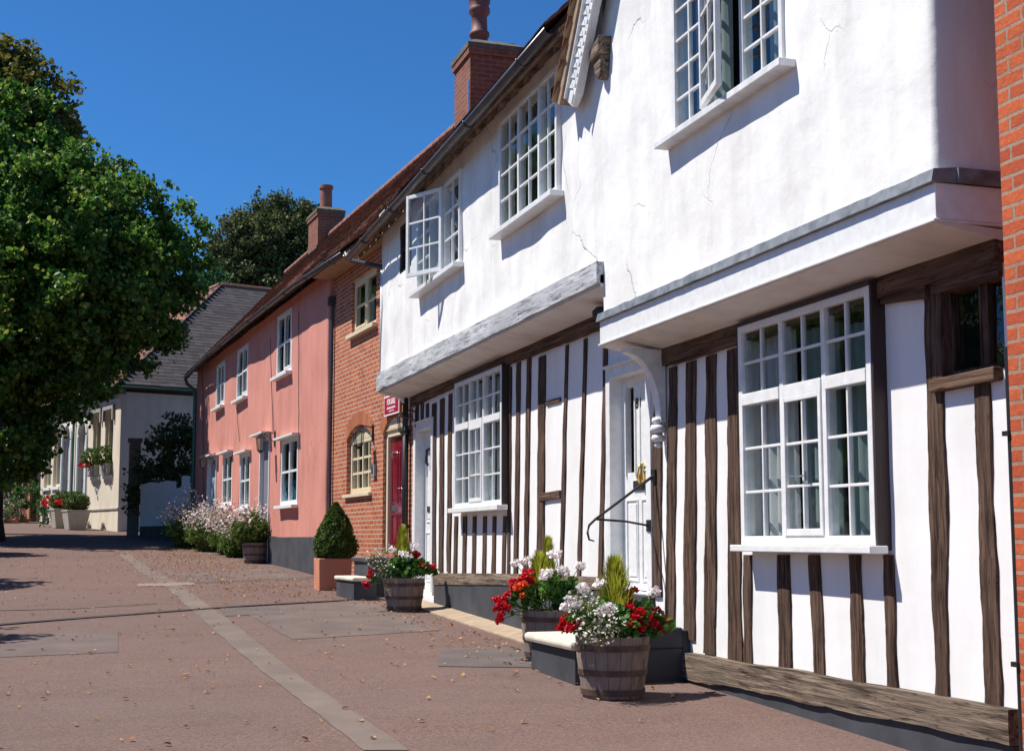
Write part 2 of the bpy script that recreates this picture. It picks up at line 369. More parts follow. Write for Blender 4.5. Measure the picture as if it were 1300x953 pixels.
# ------------------------------------------------------------------ builders
def wall(fr, parent, name, mat, w, u0, u1, z0, z1, holes=(), amp=.0, step=.15, reveal=.14, near_round=0., near_back=None, botfn=None, far_back=None, freq=1.1, edge=0):
    """rendered wall: a fine grid at plane w with real openings and reveals"""
    us = {round(u0, 4), round(u1, 4)}; zs = {round(z0, 4), round(z1, 4)}
    for h in holes: us |= {round(h[0], 4), round(h[1], 4)}; zs |= {round(h[2], 4), round(h[3], 4)}
    def refine(c):
        c = sorted(c); o = []
        for a, b in zip(c, c[1:]):
            n = max(1, int(math.ceil((b-a)/step))); o += [a+(b-a)*i/n for i in range(n)]
        return o+[c[-1]]
    us = refine(x for x in us if u0-1e-6 <= x <= u1+1e-6); zs = refine(x for x in zs if z0-1e-6 <= x <= z1+1e-6)
    cols = [(u, w) for u in us]
    pre = []
    if near_back is not None:
        r = near_round
        pre = [(u0, w-r-k*(w-r-near_back)/6.) for k in range(6, 0, -1)]+[(u0+r*(1-math.cos(t)), w-r*(1-math.sin(t))) for t in (0, R(22), R(45), R(68))]
        cols[0] = (u0+r, w)
    post = []
    if far_back is not None: post = [(u1, w+(far_back-w)*k/3.) for k in range(1, 4)]
    allc = pre+cols+post; np_ = len(pre)
    m = MB(); idx = {}
    def V(i, j):
        if (i, j) not in idx:
            u, ww = allc[i]; z = zs[j]
            n1 = mnoise.noise(Vector((u*freq, ww*1.3+3, z*freq)))+.5*mnoise.noise(Vector((u*freq*2.6, 9+ww, z*freq*2.6)))
            d = n1*amp
            if near_back is not None and i < np_:
                uu = u+(mnoise.noise(Vector((1.7, z*1.5, ww)))*edge); vv = (uu-d*.6, ww+d*.7, z)
            elif near_back is not None and i < np_+3:
                vv = (u+mnoise.noise(Vector((1.7, z*1.5, ww)))*edge, ww+d, z)
            else: vv = (u, ww+d, z)
            idx[(i, j)] = len(m.v); m.v.append(vv)
        return idx[(i, j)]
    for i in range(len(allc)-1):
        for j in range(len(zs)-1):
            if i >= np_ and i < np_+len(cols)-1:
                cu = (cols[i-np_][0]+cols[i-np_+1][0])/2; cz = (zs[j]+zs[j+1])/2
                if any(h[0] < cu < h[1] and h[2] < cz < h[3] for h in holes): continue
            m.f.append((V(i+1, j), V(i, j), V(i, j+1), V(i+1, j+1))); m.mi.append(0)
    for a, b, c, d in holes:
        e = w+amp*1.2; g = w-reveal
        m.add([(a,e-amp*1.6,c),(a,e-amp*1.6,d),(a,g,d),(a,g,c)], [(0,1,2,3)]); m.add([(b,e-amp*1.6,c),(b,e-amp*1.6,d),(b,g,d),(b,g,c)], [(0,3,2,1)])
        m.add([(a,e-amp*1.6,c),(b,e-amp*1.6,c),(b,g,c),(a,g,c)], [(0,3,2,1)]); m.add([(a,e-amp*1.6,d),(b,e-amp*1.6,d),(b,g,d),(a,g,d)], [(0,1,2,3)])
    o = m.build(name, mat, parent, smooth=amp > 0)
    if amp > 0:
        e = o.modifiers.new('es', 'EDGE_SPLIT'); e.split_angle = R(50)
    return o

def glazing(parent, m_name, cells, w, tilt=.006):
    m = MB()
    for a, b, c, d in cells:
        t = [random.uniform(-tilt, tilt) for _ in range(4)]
        t[3] = t[0]-t[1]+t[2]
        m.quad((b,w+t[1],c),(a,w+t[0],c),(a,w+t[3],d),(b,w+t[2],d))
    return m.build(m_name, GLS, parent)

def curtain(parent, u0, u1, z0, z1, w, mat, fold=.11, amp=.03):
    m = MB(); n = max(6, int((u1-u0)/.02)); vs = []
    for i in range(n+1):
        u = u0+(u1-u0)*i/n
        ww = w+amp*math.sin(u*2*math.pi/fold+math.sin(u*9)*1.2)
        vs += [(u, ww, z0), (u+.01*math.sin(u*7), ww*.99, z1)]
    m.add(vs, [(2*i, 2*i+2, 2*i+3, 2*i+1) for i in range(n)])
    return m.build('curtain', mat, parent, smooth=True)

def window(parent, u0, u1, z0, z1, w, lights, hz, vper, mat=WP, fw=.05, mull=.05, bar=.022, transom=None, sill=None, recess=.55,
           curt=None, name='window', skip=(), label=None, proud=(), lean=0., hz_by=None, arch=False, dark=None, sillmat=None):
    """u0 near side, u1 far side; lights = inner boundaries between lights"""
    m = MB(); d0 = w-.09
    m.box(u0, u0+fw, d0, w, z0, z1); m.box(u1-fw, u1, d0, w, z0, z1)
    m.box(u0+fw, u1-fw, d0, w-.001, z1-fw, z1); m.box(u0+fw, u1-fw, d0, w-.001, z0, z0+fw*1.1)
    edges = [u0+fw]+list(lights)+[u1-fw]
    zt = z0+fw*1.1; zh = z1-fw
    for b in lights: m.box(b-mull/2, b+mull/2, w-.085, w-.004, zt, zh)
    bands = [(zt, zh, hz)]
    if transom:
        tz, tt, hz_up = transom
        bands = [(zt, tz-tt/2, hz), (tz+tt/2, zh, hz_up)]
        for k in range(len(edges)-1):
            a = edges[k]+(mull/2 if k else 0); b = edges[k+1]-(mull/2 if k < len(edges)-2 else 0)
            m.box(a, b, w-.084, w+.006, tz-tt/2, tz+tt/2)
    cells = []; mb = MB()
    for k in range(len(edges)-1):
        a = edges[k]+(mull/2 if k else 0); b = edges[k+1]-(mull/2 if k < len(edges)-2 else 0)
        for bi, (c, d, nh) in enumerate(bands):
            if (k, bi) in skip: continue
            aa, bb, cc, dd = a, b, c, d; off = 0
            if (k, bi) in proud:   # hung casement standing a little proud
                s_ = .036; off = .012
                m.box(a, a+s_, w-.02, w+.010, c, d); m.box(b-s_, b, w-.02, w+.010, c, d)
                m.box(a+s_, b-s_, w-.02, w+.009, d-s_, d); m.box(a+s_, b-s_, w-.02, w+.009, c, c+s_*1.3)
                aa, bb, cc, dd = a+s_, b-s_, c+s_*1.3, d-s_
            n = vper
            for i in range(1, n):
                x = aa+(bb-aa)*i/n; m.box(x-bar/2, x+bar/2, w-.045+off, w-.012+off, cc, dd)
            for j in range(1, nh):
                z = cc+(dd-cc)*j/nh; m.box(aa, bb, w-.043+off, w-.014+off, z-bar/2, z+bar/2)
            for i in range(n):
                for j in range(nh):
                    cells.append((aa+(bb-aa)*i/n, aa+(bb-aa)*(i+1)/n, cc+(dd-cc)*j/nh, cc+(dd-cc)*(j+1)/nh))
    o = m.build(name, mat, parent, bevel=.004, label=label)
    glazing(o, 'pane', cells, w-.03)
    if recess:
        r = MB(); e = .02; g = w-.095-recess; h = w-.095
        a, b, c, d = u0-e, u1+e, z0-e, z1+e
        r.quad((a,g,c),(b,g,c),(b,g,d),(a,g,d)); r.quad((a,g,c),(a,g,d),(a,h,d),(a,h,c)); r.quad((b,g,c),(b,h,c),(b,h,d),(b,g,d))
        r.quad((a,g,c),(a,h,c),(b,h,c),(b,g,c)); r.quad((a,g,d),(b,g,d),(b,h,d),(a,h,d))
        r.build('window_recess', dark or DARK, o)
    if curt:
        for (a, b, c, d, cm) in curt:
            curtain(o, u0+(u1-u0)*a, u0+(u1-u0)*b, z0+(z1-z0)*c, z0+(z1-z0)*d, w-.2, cm)
    if sill:
        ext, out, h = sill
        s_ = MB(); s_.box(u0-ext, u1+ext, w-.06, w+out, z0-h, z0-.002); s_.build('sill', sillmat or mat, o, bevel=.006)
    return o

def open_casement(parent, hu, hw, length, ang, z0, z1, nv, nh, mat, side):
    """casement hung at (hu,hw); ang from the wall plane, side +1 = leaf runs to +u"""
    du = side*math.cos(ang); dw = math.sin(ang); t = .02; nu, nw = -dw*side, du*side
    def P(s, n, z): return (hu+du*s+nu*n, hw+dw*s+nw*n, z)
    m = MB()
    def bx(a, b, c, d, th=t):
        m.hexa([P(a,-th,c),P(b,-th,c),P(b,th,c),P(a,th,c)], [P(a,-th,d),P(b,-th,d),P(b,th,d),P(a,th,d)])
    s = .045
    bx(0, s, z0, z1); bx(length-s, length, z0, z1); bx(s, length-s, z0, z0+s*1.2, t*.97); bx(s, length-s, z1-s, z1, t*.97)
    for i in range(1, nv):
        x = s+(length-2*s)*i/nv; bx(x-.011, x+.011, z0+s*1.2, z1-s, .013)
    for j in range(1, nh):
        z = z0+s+(z1-z0-2*s)*j/nh; bx(s, length-s, z-.011, z+.011, .0118)
    o = m.build('casement', mat, parent, bevel=.003)
    g = MB()
    for i in range(nv):
        for j in range(nh):
            a = s+(length-2*s)*i/nv; b = s+(length-2*s)*(i+1)/nv; c = z0+s+(z1-z0-2*s)*j/nh; d = z0+s+(z1-z0-2*s)*(j+1)/nh
            k = random.uniform(-.004, .004)
            g.quad(P(a,k,c), P(b,k,c), P(b,-k,d), P(a,-k,d))
    g.build('pane', GLS, o)
    return o

def stud(parent, fr, top, bot, mat=TV, w=.02, name='timber_stud', amp=.014):
    """top/bot = (px_left, px_right, py) traced on the wall plane"""
    (a0, a1, ay), (b0, b1, by) = top, bot
    tu = sorted((fr.F(a0, ay, w)[0], fr.F(a1, ay, w)[0])); zt = fr.F((a0+a1)/2, ay, w)[1]
    bu = sorted((fr.F(b0, by, w)[0], fr.F(b1, by, w)[0])); zb = fr.F((b0+b1)/2, by, w)[1]-.035
    return studu(parent, tu[0], tu[1], zt, bu[0], bu[1], zb, mat, w, name, amp)
def studu(parent, ta, tb, zt, ba, bb, zb, mat=TV, w=.02, name='timber_stud', amp=.014):
    m = MB(); n = max(4, int(abs(zt-zb)/.035)); sd = random.random()*50
    rows = []
    for i in range(n+1):
        f = i/n; z = zb+(zt-zb)*f
        l_ = ba+(ta-ba)*f+amp*(mnoise.noise(Vector((sd, z*2.1, 0)))*1.5+.45*mnoise.noise(Vector((sd, z*8, 4)))+.3*mnoise.noise(Vector((sd, z*23, 4))))
        r_ = bb+(tb-bb)*f+amp*(mnoise.noise(Vector((sd+.4, z*2.1, 7)))*1.5+.45*mnoise.noise(Vector((sd, z*8, 14)))+.3*mnoise.noise(Vector((sd, z*23, 14))))
        ww = w+.005*mnoise.noise(Vector((sd, z*4, 3)))
        rows.append([(l_, -.03, z), (l_+.004, ww-.004, z), ((l_+r_)/2, ww, z), (r_-.004, ww-.004, z), (r_, -.03, z)])
    m.add([p for r in rows for p in r], [(i*5+k+1, i*5+k, (i+1)*5+k, (i+1)*5+k+1) for i in range(n) for k in range(4)]+[(0,1,2,3,4), tuple(n*5+k for k in range(5))[::-1]])
    return m.build(name, mat, parent)
def beam(parent, u0, u1, zb0, zb1, zt0, zt1, w0, w1, mat=TH_, name='beam', amp=.02, step=.12):
    """level timber from u0 to u1, bottoms/tops given at each end, uneven faces"""
    m = MB(); n = max(3, int(abs(u1-u0)/step)); sd = random.random()*40; rows = []
    for i in range(n+1):
        f = i/n; u = u0+(u1-u0)*f
        b = zb0+(zb1-zb0)*f+amp*mnoise.noise(Vector((u*1.4, sd, 0)))+amp*.4*mnoise.noise(Vector((u*6, sd, 0)))
        t = zt0+(zt1-zt0)*f+amp*.5*mnoise.noise(Vector((u*1.4, sd, 5)))
        ww = w1+.35*amp*mnoise.noise(Vector((u*3, sd, 9)))
        rows.append([(u,w0,b),(u,ww,b),(u,ww+.003,(b+t)/2),(u,ww,t),(u,w0,t)])
    m.add([p for r in rows for p in r], [(i*5+k, i*5+(k+1) % 5, (i+1)*5+(k+1) % 5, (i+1)*5+k) for i in range(n) for k in range(5)]+[(4,3,2,1,0), tuple(n*5+k for k in range(5))])
    return m.build(name, mat, parent)

def door(parent, u0, u1, z0, z1, w, mat, panels, glassr=(), surround=.09, smat=WP, sproj=.03, lining=True, mould=.018, name='door', wallw=0., boards=0):
    m = MB(); t = .045
    if glassr:
        ga, gb, gc, gd = glassr[0]
        A, B, C, D = u0+(u1-u0)*ga, u0+(u1-u0)*gb, z0+(z1-z0)*gc, z0+(z1-z0)*gd
        m.box(u0, A, w-t, w, z0, z1); m.box(B, u1, w-t, w, z0, z1); m.box(A, B, w-t, w-.0005, z0, C); m.box(A, B, w-t, w-.0005, D, z1)
    else: m.box(u0, u1, w-t, w, z0, z1)
    for pa, pb, pc, pd in panels:
        A, B, C, D = u0+(u1-u0)*pa, u0+(u1-u0)*pb, z0+(z1-z0)*pc, z0+(z1-z0)*pd; k = mould
        m.box(A, A+k, w, w+.012, C, D); m.box(B-k, B, w, w+.012, C, D); m.box(A+k, B-k, w, w+.0115, C, C+k); m.box(A+k, B-k, w, w+.0115, D-k, D)
        m.box(A+k*2.6, B-k*2.6, w, w+.008, C+k*2.6, D-k*2.6)
    for i in range(boards):
        x = u0+(u1-u0)*(i+.5)/boards; h = (u1-u0)/boards/2-.004
        m.box(x-h, x+h, w, w+.008, z0+.02, z1-.02)
    o = m.build(name, mat, parent, bevel=.003)
    if glassr:
        glazing(o, 'pane', [(A, B, C, D)], w-.02)
        curtain(o, A-.02, B+.02, C-.02, D+.02, w-.12, CURT, .09, .015)
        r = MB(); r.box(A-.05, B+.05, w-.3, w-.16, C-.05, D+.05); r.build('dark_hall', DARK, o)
    s = MB(); e = surround; f = wallw+sproj
    s.box(u0-e, u0, w-.05, f, z0, z1); s.box(u1, u1+e, w-.05, f, z0, z1); s.box(u0-e, u1+e, w-.05, f, z1, z1+e)
    s.box(u0-e-.015, u1+e+.015, wallw-.02, f+.03, z1+e, z1+e+.025)
    s.build('door_frame', smat, parent, bevel=.004)
    return o

def tiles(parent, u0, u1, we, ze, wr, zr, mat, tw=.165, ex=.1, tl=.19, th=.013, sag=.05, name='tiles', seed=1, hip=None, sagf=None):
    rs = np.random.RandomState(seed); L = math.hypot(we-wr, zr-ze); cs, sn = (we-wr)/L, (zr-ze)/L
    V = []; Fc = []; n = int(L/ex); cnt = int((u1-u0)/tw)+1
    for i in range(n+1):
        s0 = i*ex-.02
        a0, a1 = u0, u1
        if hip: a0, a1 = hip(s0/L)
        for j in range(-1, cnt+1):
            a = a0+(j+(.5 if i % 2 else 0))*tw; b = min(a+tw-.004, a1); a = max(a, a0)
            if b-a < .03: continue
            lift = .004+rs.rand()*.009; s = s0+rs.uniform(-.006, .006); sk = rs.uniform(-.004, .004)
            for k, (uu, ss, nn) in enumerate(((a,s+sk,.022+lift),(b,s-sk,.022+lift),(b,s+tl,.006),(a,s+tl,.006))):
                for q in (0, th):
                    sg = (sagf(uu, ss/L) if sagf else sag*mnoise.noise(Vector((uu*.35, ss*.4, seed))))
                    o_ = nn+q+sg
                    V.append((uu, we-ss*cs+o_*sn, ze+ss*sn+o_*cs))
            k = len(V)-8
            Fc += [(k,k+2,k+4,k+6),(k+1,k+7,k+5,k+3),(k,k+1,k+3,k+2),(k+2,k+3,k+5,k+4),(k+4,k+5,k+7,k+6),(k+6,k+7,k+1,k)]
    m = MB(); m.v = V; m.f = Fc; m.mi = [0]*len(Fc)
    return m.build(name, mat, parent)

def gutter(parent, pts, mat, r=.055, name='gutter', brackets=True):
    m = MB(); n = 9; rings = []
    P = [Vector(p) for p in pts]
    for i, p in enumerate(P):
        d = (P[min(i+1, len(P)-1)]-P[max(i-1, 0)]).normalized(); a = Vector((0,0,1)).cross(d).normalized()
        o = [p+a*math.cos(t)*r-Vector((0,0,1))*math.sin(t)*r for t in [math.pi*k/(n-1) for k in range(n)]]
        o += [p+a*math.cos(t)*(r-.006)-Vector((0,0,1))*math.sin(t)*(r-.006) for t in [math.pi*k/(n-1) for k in range(n-1, -1, -1)]]
        rings.append([tuple(x) for x in o])
    N = 2*n
    m.add([q for g in rings for q in g], [(i*N+k, i*N+(k+1) % N, (i+1)*N+(k+1) % N, (i+1)*N+k) for i in range(len(P)-1) for k in range(N)]+[tuple(range(N))[::-1], tuple(range((len(P)-1)*N, len(P)*N))])
    tot = sum((P[i+1]-P[i]).length for i in range(len(P)-1))
    k = .8
    while brackets and k < tot:
        acc = 0
        for i in range(len(P)-1):
            sl = (P[i+1]-P[i]).length
            if acc+sl >= k:
                c = P[i].lerp(P[i+1], (k-acc)/sl); d = (P[i+1]-P[i]).normalized(); a = Vector((0,0,1)).cross(d).normalized()
                m.tube([tuple(c+a*math.cos(t)*(r+.006)-Vector((0,0,1))*math.sin(t)*(r+.006)) for t in [math.pi*q/8 for q in range(9)]], .011, 6)
                break
            acc += sl
        k += 1.9
    return m.build(name, mat, parent, smooth=True)

def leafcards(m, pts, size, shape='diamond', up=.0, rs=NP, aspect=1.6, droop=0.):
    pts = np.asarray(pts, float); N = len(pts)
    if N == 0: return
    nrm = rs.normal(size=(N,3)); nrm[:,2] += up; nrm /= np.linalg.norm(nrm, axis=1)[:,None]
    d = rs.normal(size=(N,3)); d[:,2] -= droop; d -= (d*nrm).sum(1)[:,None]*nrm; d /= np.linalg.norm(d, axis=1)[:,None]
    s = np.cross(nrm, d); sz = size*rs.uniform(.6, 1.25, N)[:,None]
    hw = sz/aspect/1.0
    k0 = len(m.v)
    if shape == 'diamond':
        V = np.stack([pts-d*sz*.5, pts+s*hw*.5, pts+d*sz*.5, pts-s*hw*.5], 1); F = [(0,1,2,3)]
    elif shape == 'fold':
        f = nrm*sz*.16
        V = np.stack([pts-d*sz*.5, pts-d*sz*.12+s*hw*.55+f, pts+d*sz*.3+s*hw*.38+f, pts+d*sz*.55, pts+d*sz*.3-s*hw*.38+f, pts-d*sz*.12-s*hw*.55+f], 1)
        F = [(0,1,2,3), (0,3,4,5)]
    elif shape == 'round':
        V = np.stack([pts+d*sz*.5*math.cos(t)+s*sz*.5*math.sin(t)+nrm*sz*.08*math.cos(2*t) for t in [2*math.pi*k/6 for k in range(6)]], 1); F = [tuple(range(6))]
    n = V.shape[1]
    m.v += [tuple(p) for p in V.reshape(-1, 3).tolist()]
    for i in range(N):
        for f_ in F: m.f.append(tuple(k0+i*n+q for q in f_)); m.mi.append(m.cur)
def blob_pts(blobs, dens, rs=NP, shell=.35, clump=.0, nclump=None):
    """points in the outer shell of ellipsoid blobs, gathered into leaf clumps"""
    out = []
    for (x, y, z, r, *q) in blobs:
        rz = q[0] if q else r*.85
        n = int(dens*r*r)
        if clump:
            nc = max(5, int(n/26)); v = rs.normal(size=(nc,3)); v /= np.linalg.norm(v, axis=1)[:,None]
            v *= (1-shell*rs.rand(nc)**1.4)[:,None]*rs.uniform(.86, 1.14, nc)[:,None]
            c = v*np.array([r, r, rz])+np.array([x, y, z])
            p = np.repeat(c, 26, 0)+rs.normal(size=(nc*26,3))*clump*np.array([1,1,.7])
        else:
            v = rs.normal(size=(n,3)); v /= np.linalg.norm(v, axis=1)[:,None]; v *= (1-shell*rs.rand(n))[:,None]
            p = v*np.array([r, r, rz])+np.array([x, y, z])
        out.append(p)
    return np.concatenate(out)

def clumpy(blobs, rs, k=11, f=.40, spread=.80):
    out = []
    for (x, y, z, r, *q) in blobs:
        rz = q[0] if q else r*.85
        kk = max(5, int(k*min(1.6, r/1.8)))
        for i in range(kk):
            t = (i+.5)/kk; ph = math.acos(1-2*t); th_ = math.pi*(1+5**.5)*i+rs.rand()*.8; d = spread*rs.uniform(.7, 1.12)
            rr = r*f*rs.uniform(.65, 1.2)
            out.append((x+r*d*math.sin(ph)*math.cos(th_), y+r*d*math.sin(ph)*math.sin(th_), z+rz*d*math.cos(ph), rr, rr*.72))
        out.append((x, y, z-.1*r, r*.42, r*.35))
    return out
def tree(name, base, th, tr, blobs, dens, size, mat, label, shape='fold', clump=.3, rs=NP, group=None, limbs=True, flare=1.8, shell=.5, lump=0):
    x, y, z = base
    t = root(name, WD, x, y, z, label, 'tree', group)
    m = MB()
    m.tube([(x,y,z-.3),(x,y,z+.15),(x+.02,y,z+.7),(x+.05,y+.03,z+th*.55),(x-.03,y,z+th)], [tr*flare, tr*flare*.8, tr*1.12, tr*.95, tr*.7], 14)
    m.build('trunk', BARK, t, smooth=True)
    if limbs:
        m = MB()
        for (bx_, by_, bz_, r, *q) in blobs:
            a = Vector((x, y, z+th*.9)); b = Vector((bx_, by_, bz_)); c = a.lerp(b, .5)+Vector((0,0,.3))
            m.tube([a, c, b], [tr*.45, tr*.26, tr*.08], 7)
            for _ in range(3):
                e = b+Vector((random.uniform(-1,1), random.uniform(-1,1), random.uniform(-.6,1)))*r*.75
                m.tube([c.lerp(b, .5), b.lerp(e, .5), e], [tr*.14, tr*.09, tr*.03], 5)
        m.build('limb', BARK, t, smooth=True)
    m = MB(); leafcards(m, blob_pts(clumpy(blobs, rs, lump) if lump else blobs, dens, rs, shell, clump), size, shape, .5, rs, 1.25, .3)
    m.build('crown', mat, t)
    return t

# ------------------------------------------------------------------ ground
YS = [-60,-20]+[-8+i*.75 for i in range(140)]+[110,120,160,240,500]
def ground():
    xs = [-400,-150,-60,-30]+[-20+i*1.0 for i in range(41)]+[30,60,150,400]
    ys = YS
    m = MB()
    def h(x, y): return gzs(y)
    m.v = [(x, y, h(x, y)) for y in ys for x in xs]; n = len(xs)
    m.f = [(j*n+i, j*n+i+1, (j+1)*n+i+1, (j+1)*n+i) for j in range(len(ys)-1) for i in range(n-1)]; m.mi = [0]*len(m.f)
    m.build('ground', GRD, smooth=True, kind='structure')
ground()
def gpt(px, py):
    x, y, z = ray(px, py); t = .5/y
    while t*y < 300:
        if t*z < gzs(t*y): break
        t += .02/y
    return (CX+t*x, t*y)
def hgt(x, y): 
    # height of the ground sheet (its own grid), so overlays stay just above it
    for a, b in zip(YS, YS[1:]):
        if a <= y <= b: return gzs(a)+(gzs(b)-gzs(a))*(y-a)/(b-a)
    return gzs(y)
def overlay(name, outline, mat, dz, step=.12):
    """sheet laid on the ground; outline = two matching rails of points"""
    a, b = outline; m = MB(); rows = []
    for (p, q), (p2, q2) in zip(zip(a, b), list(zip(a, b))[1:]):
        L = max(math.dist(p, p2), math.dist(q, q2)); n = max(1, int(L/step))
        for i in range(n):
            f = i/n; rows.append(((p[0]+(p2[0]-p[0])*f, p[1]+(p2[1]-p[1])*f), (q[0]+(q2[0]-q[0])*f, q[1]+(q2[1]-q[1])*f)))
    rows.append((a[-1], b[-1]))
    k = max(1, int(max(math.dist(*r) for r in rows)/step)); vs = []
    for p, q in rows:
        for i in range(k+1):
            x = p[0]+(q[0]-p[0])*i/k; y = p[1]+(q[1]-p[1])*i/k
            jx = .012*mnoise.noise(Vector((x*2.3, y*2.3, 2)))+.012*mnoise.noise(Vector((x*11, y*11, 2))) if i in (0, k) else 0
            vs.append((x+jx, y, hgt(x, y)+dz))
    m.add(vs, [(r*(k+1)+i, (r+1)*(k+1)+i, (r+1)*(k+1)+i+1, r*(k+1)+i+1) for r in range(len(rows)-1) for i in range(k)])
    o = m.build(name, mat, kind='structure')
    me = o.data
    # make sure faces look up
    if me.polygons[0].normal.z < 0:
        me.flip_normals()
    return o
L_ = [gpt(*p) for p in ((150,703),(180,728),(212,746),(238,770),(272,800),(345,862),(462,953))]
R_ = [gpt(*p) for p in ((166,703),(194,724),(230,742),(264,768),(308,800),(385,862),(520,953))]
overlay('path', (L_, R_), PAT, .005)
overlay('path_patch', ([gpt(175,741), gpt(245,739)], [gpt(174,744.5), gpt(248,742.5)]), PATL, .007)
overlay('path_patch', ([gpt(280,772), gpt(352,769)], [gpt(286,782), gpt(362,780)]), PATD, .0055)
overlay('path_patch', ([gpt(560,826), gpt(672,820)], [gpt(556,846), gpt(690,848)]), PATD, .0055)
FNT = tarmac('worn_tarmac_repair', (.150,.108,.092))
overlay('path_patch', ([gpt(205,726), gpt(345,721)], [gpt(238,741), gpt(392,735)]), FNT, .004)
overlay('path_patch', ([gpt(300,772), gpt(470,764)], [gpt(372,812), gpt(560,800)]), FNT, .004)
overlay('path_patch', ([gpt(20,806), gpt(150,800)], [gpt(-10,835), gpt(150,828)]), FNT, .004)
overlay('path_seam', ([gpt(-60,797), gpt(120,783), gpt(300,769.5), gpt(430,762), gpt(484,757)], [gpt(-60,799), gpt(120,784.3), gpt(300,770.8), gpt(430,763.2), gpt(484,758)]), SEAM, .013)
overlay('path_seam', ([gpt(-60,776), gpt(100,772), gpt(200,766)], [gpt(-60,776.7), gpt(100,772.6), gpt(200,766.5)]), PATD, .007)
overlay('path_seam', ([gpt(240,739), gpt(400,732)], [gpt(240,740), gpt(400,733)]), PATD, .007)

# ------------------------------------------------------------------ sky, sun, camera
w_ = bpy.data.worlds.new('World'); S.world = w_; w_.use_nodes = True
n = w_.node_tree.nodes; l = w_.node_tree.links
SUN = Vector((-1, .4, 1.73)).normalized()
sky = n.new('ShaderNodeTexSky'); sky.sky_type = 'NISHITA'; sky.sun_disc = False
sky.sun_elevation = math.asin(SUN.z); sky.sun_rotation = math.atan2(SUN.x, SUN.y)
sky.altitude = 1500; sky.air_density = 1.0; sky.dust_density = .1; sky.ozone_density = 4.5
tint = n.new('ShaderNodeMix'); tint.data_type = 'RGBA'; tint.blend_type = 'MULTIPLY'; tint.inputs[0].default_value = 1; tint.inputs[7].default_value = (.37,.83,1.20,1)
l.new(sky.outputs[0], tint.inputs[6]); l.new(tint.outputs[2], n['Background'].inputs[0]); n['Background'].inputs[1].default_value = .078
sl = bpy.data.lights.new('sun', 'SUN'); sl.energy = 4.8; sl.angle = R(.5); sl.color = (1, .95, .88)
so = bpy.data.objects.new('sun', sl); COL.objects.link(so); so.rotation_euler = (-SUN).to_track_quat('-Z', 'Y').to_euler(); so.location = (-20, 8, 30)
cam = bpy.data.cameras.new('camera'); co = bpy.data.objects.new('camera', cam); COL.objects.link(co); S.camera = co
co.location = (CX, 0, 0); co.rotation_euler = (R(90)+TH, 0, -CA)
cam.sensor_width = 36; cam.lens = FOC*36/1300.; cam.clip_end = 2000; cam.clip_start = .05
cam.shift_y = (PYC-476.5)/1300.
S.view_settings.view_transform = 'Standard'; S.view_settings.look = 'None'; S.view_settings.gamma = 1; S.view_settings.exposure = .50
S.cycles.max_bounces = 8; S.cycles.transparent_max_bounces = 12

def arch_pts(u0, u1, zs, rise, n=12):
    """segmental / round arch curve from (u0,zs) to (u1,zs)"""
    c = (u0+u1)/2; h = (u1-u0)/2; r = (h*h+rise*rise)/(2*rise); zc = zs+rise-r
    a = math.asin(min(1, h/r))
    return [(c+r*math.sin(-a+2*a*i/n), zc+r*math.cos(-a+2*a*i/n)) for i in range(n+1)]
def spandrel(parent, u0, u1, zs, rise, w0, w1, mat, name='arch_infill'):
    P = arch_pts(u0, u1, zs, rise); zt = zs+rise+.001; m = MB()
    for (a, b), (c, d) in zip(P, P[1:]):
        m.hexa([(a,w0,b),(c,w0,d),(c,w1,d),(a,w1,b)], [(a,w0,zt+.004),(c,w0,zt+.004),(c,w1,zt+.004),(a,w1,zt+.004)])
    return m.build(name, mat, parent)
def voussoirs(parent, u0, u1, zs, rise, depth, w, mat, n=19, name='brick_arch'):
    c = (u0+u1)/2; h = (u1-u0)/2; r = (h*h+rise*rise)/(2*rise); zc = zs+rise-r; a = math.asin(min(1, h/r))*1.06
    m = MB()
    for i in range(n):
        t0 = -a+2*a*(i+.06)/n; t1 = -a+2*a*(i+.94)/n; r1 = r+depth
        P = [(c+r*math.sin(t0), zc+r*math.cos(t0)), (c+r*math.sin(t1), zc+r*math.cos(t1)), (c+r1*math.sin(t1), zc+r1*math.cos(t1)), (c+r1*math.sin(t0), zc+r1*math.cos(t0))]
        m.prism([(p[0], w, p[1]) for p in P], (0, .006, 0))
    return m.build(name, mat, parent)
ARCHB = island('arch_brick', [(0, (.36,.11,.05)), (1, (.52,.19,.085))], .9, 0, (30, (.25,.10,.06), .5), .4)

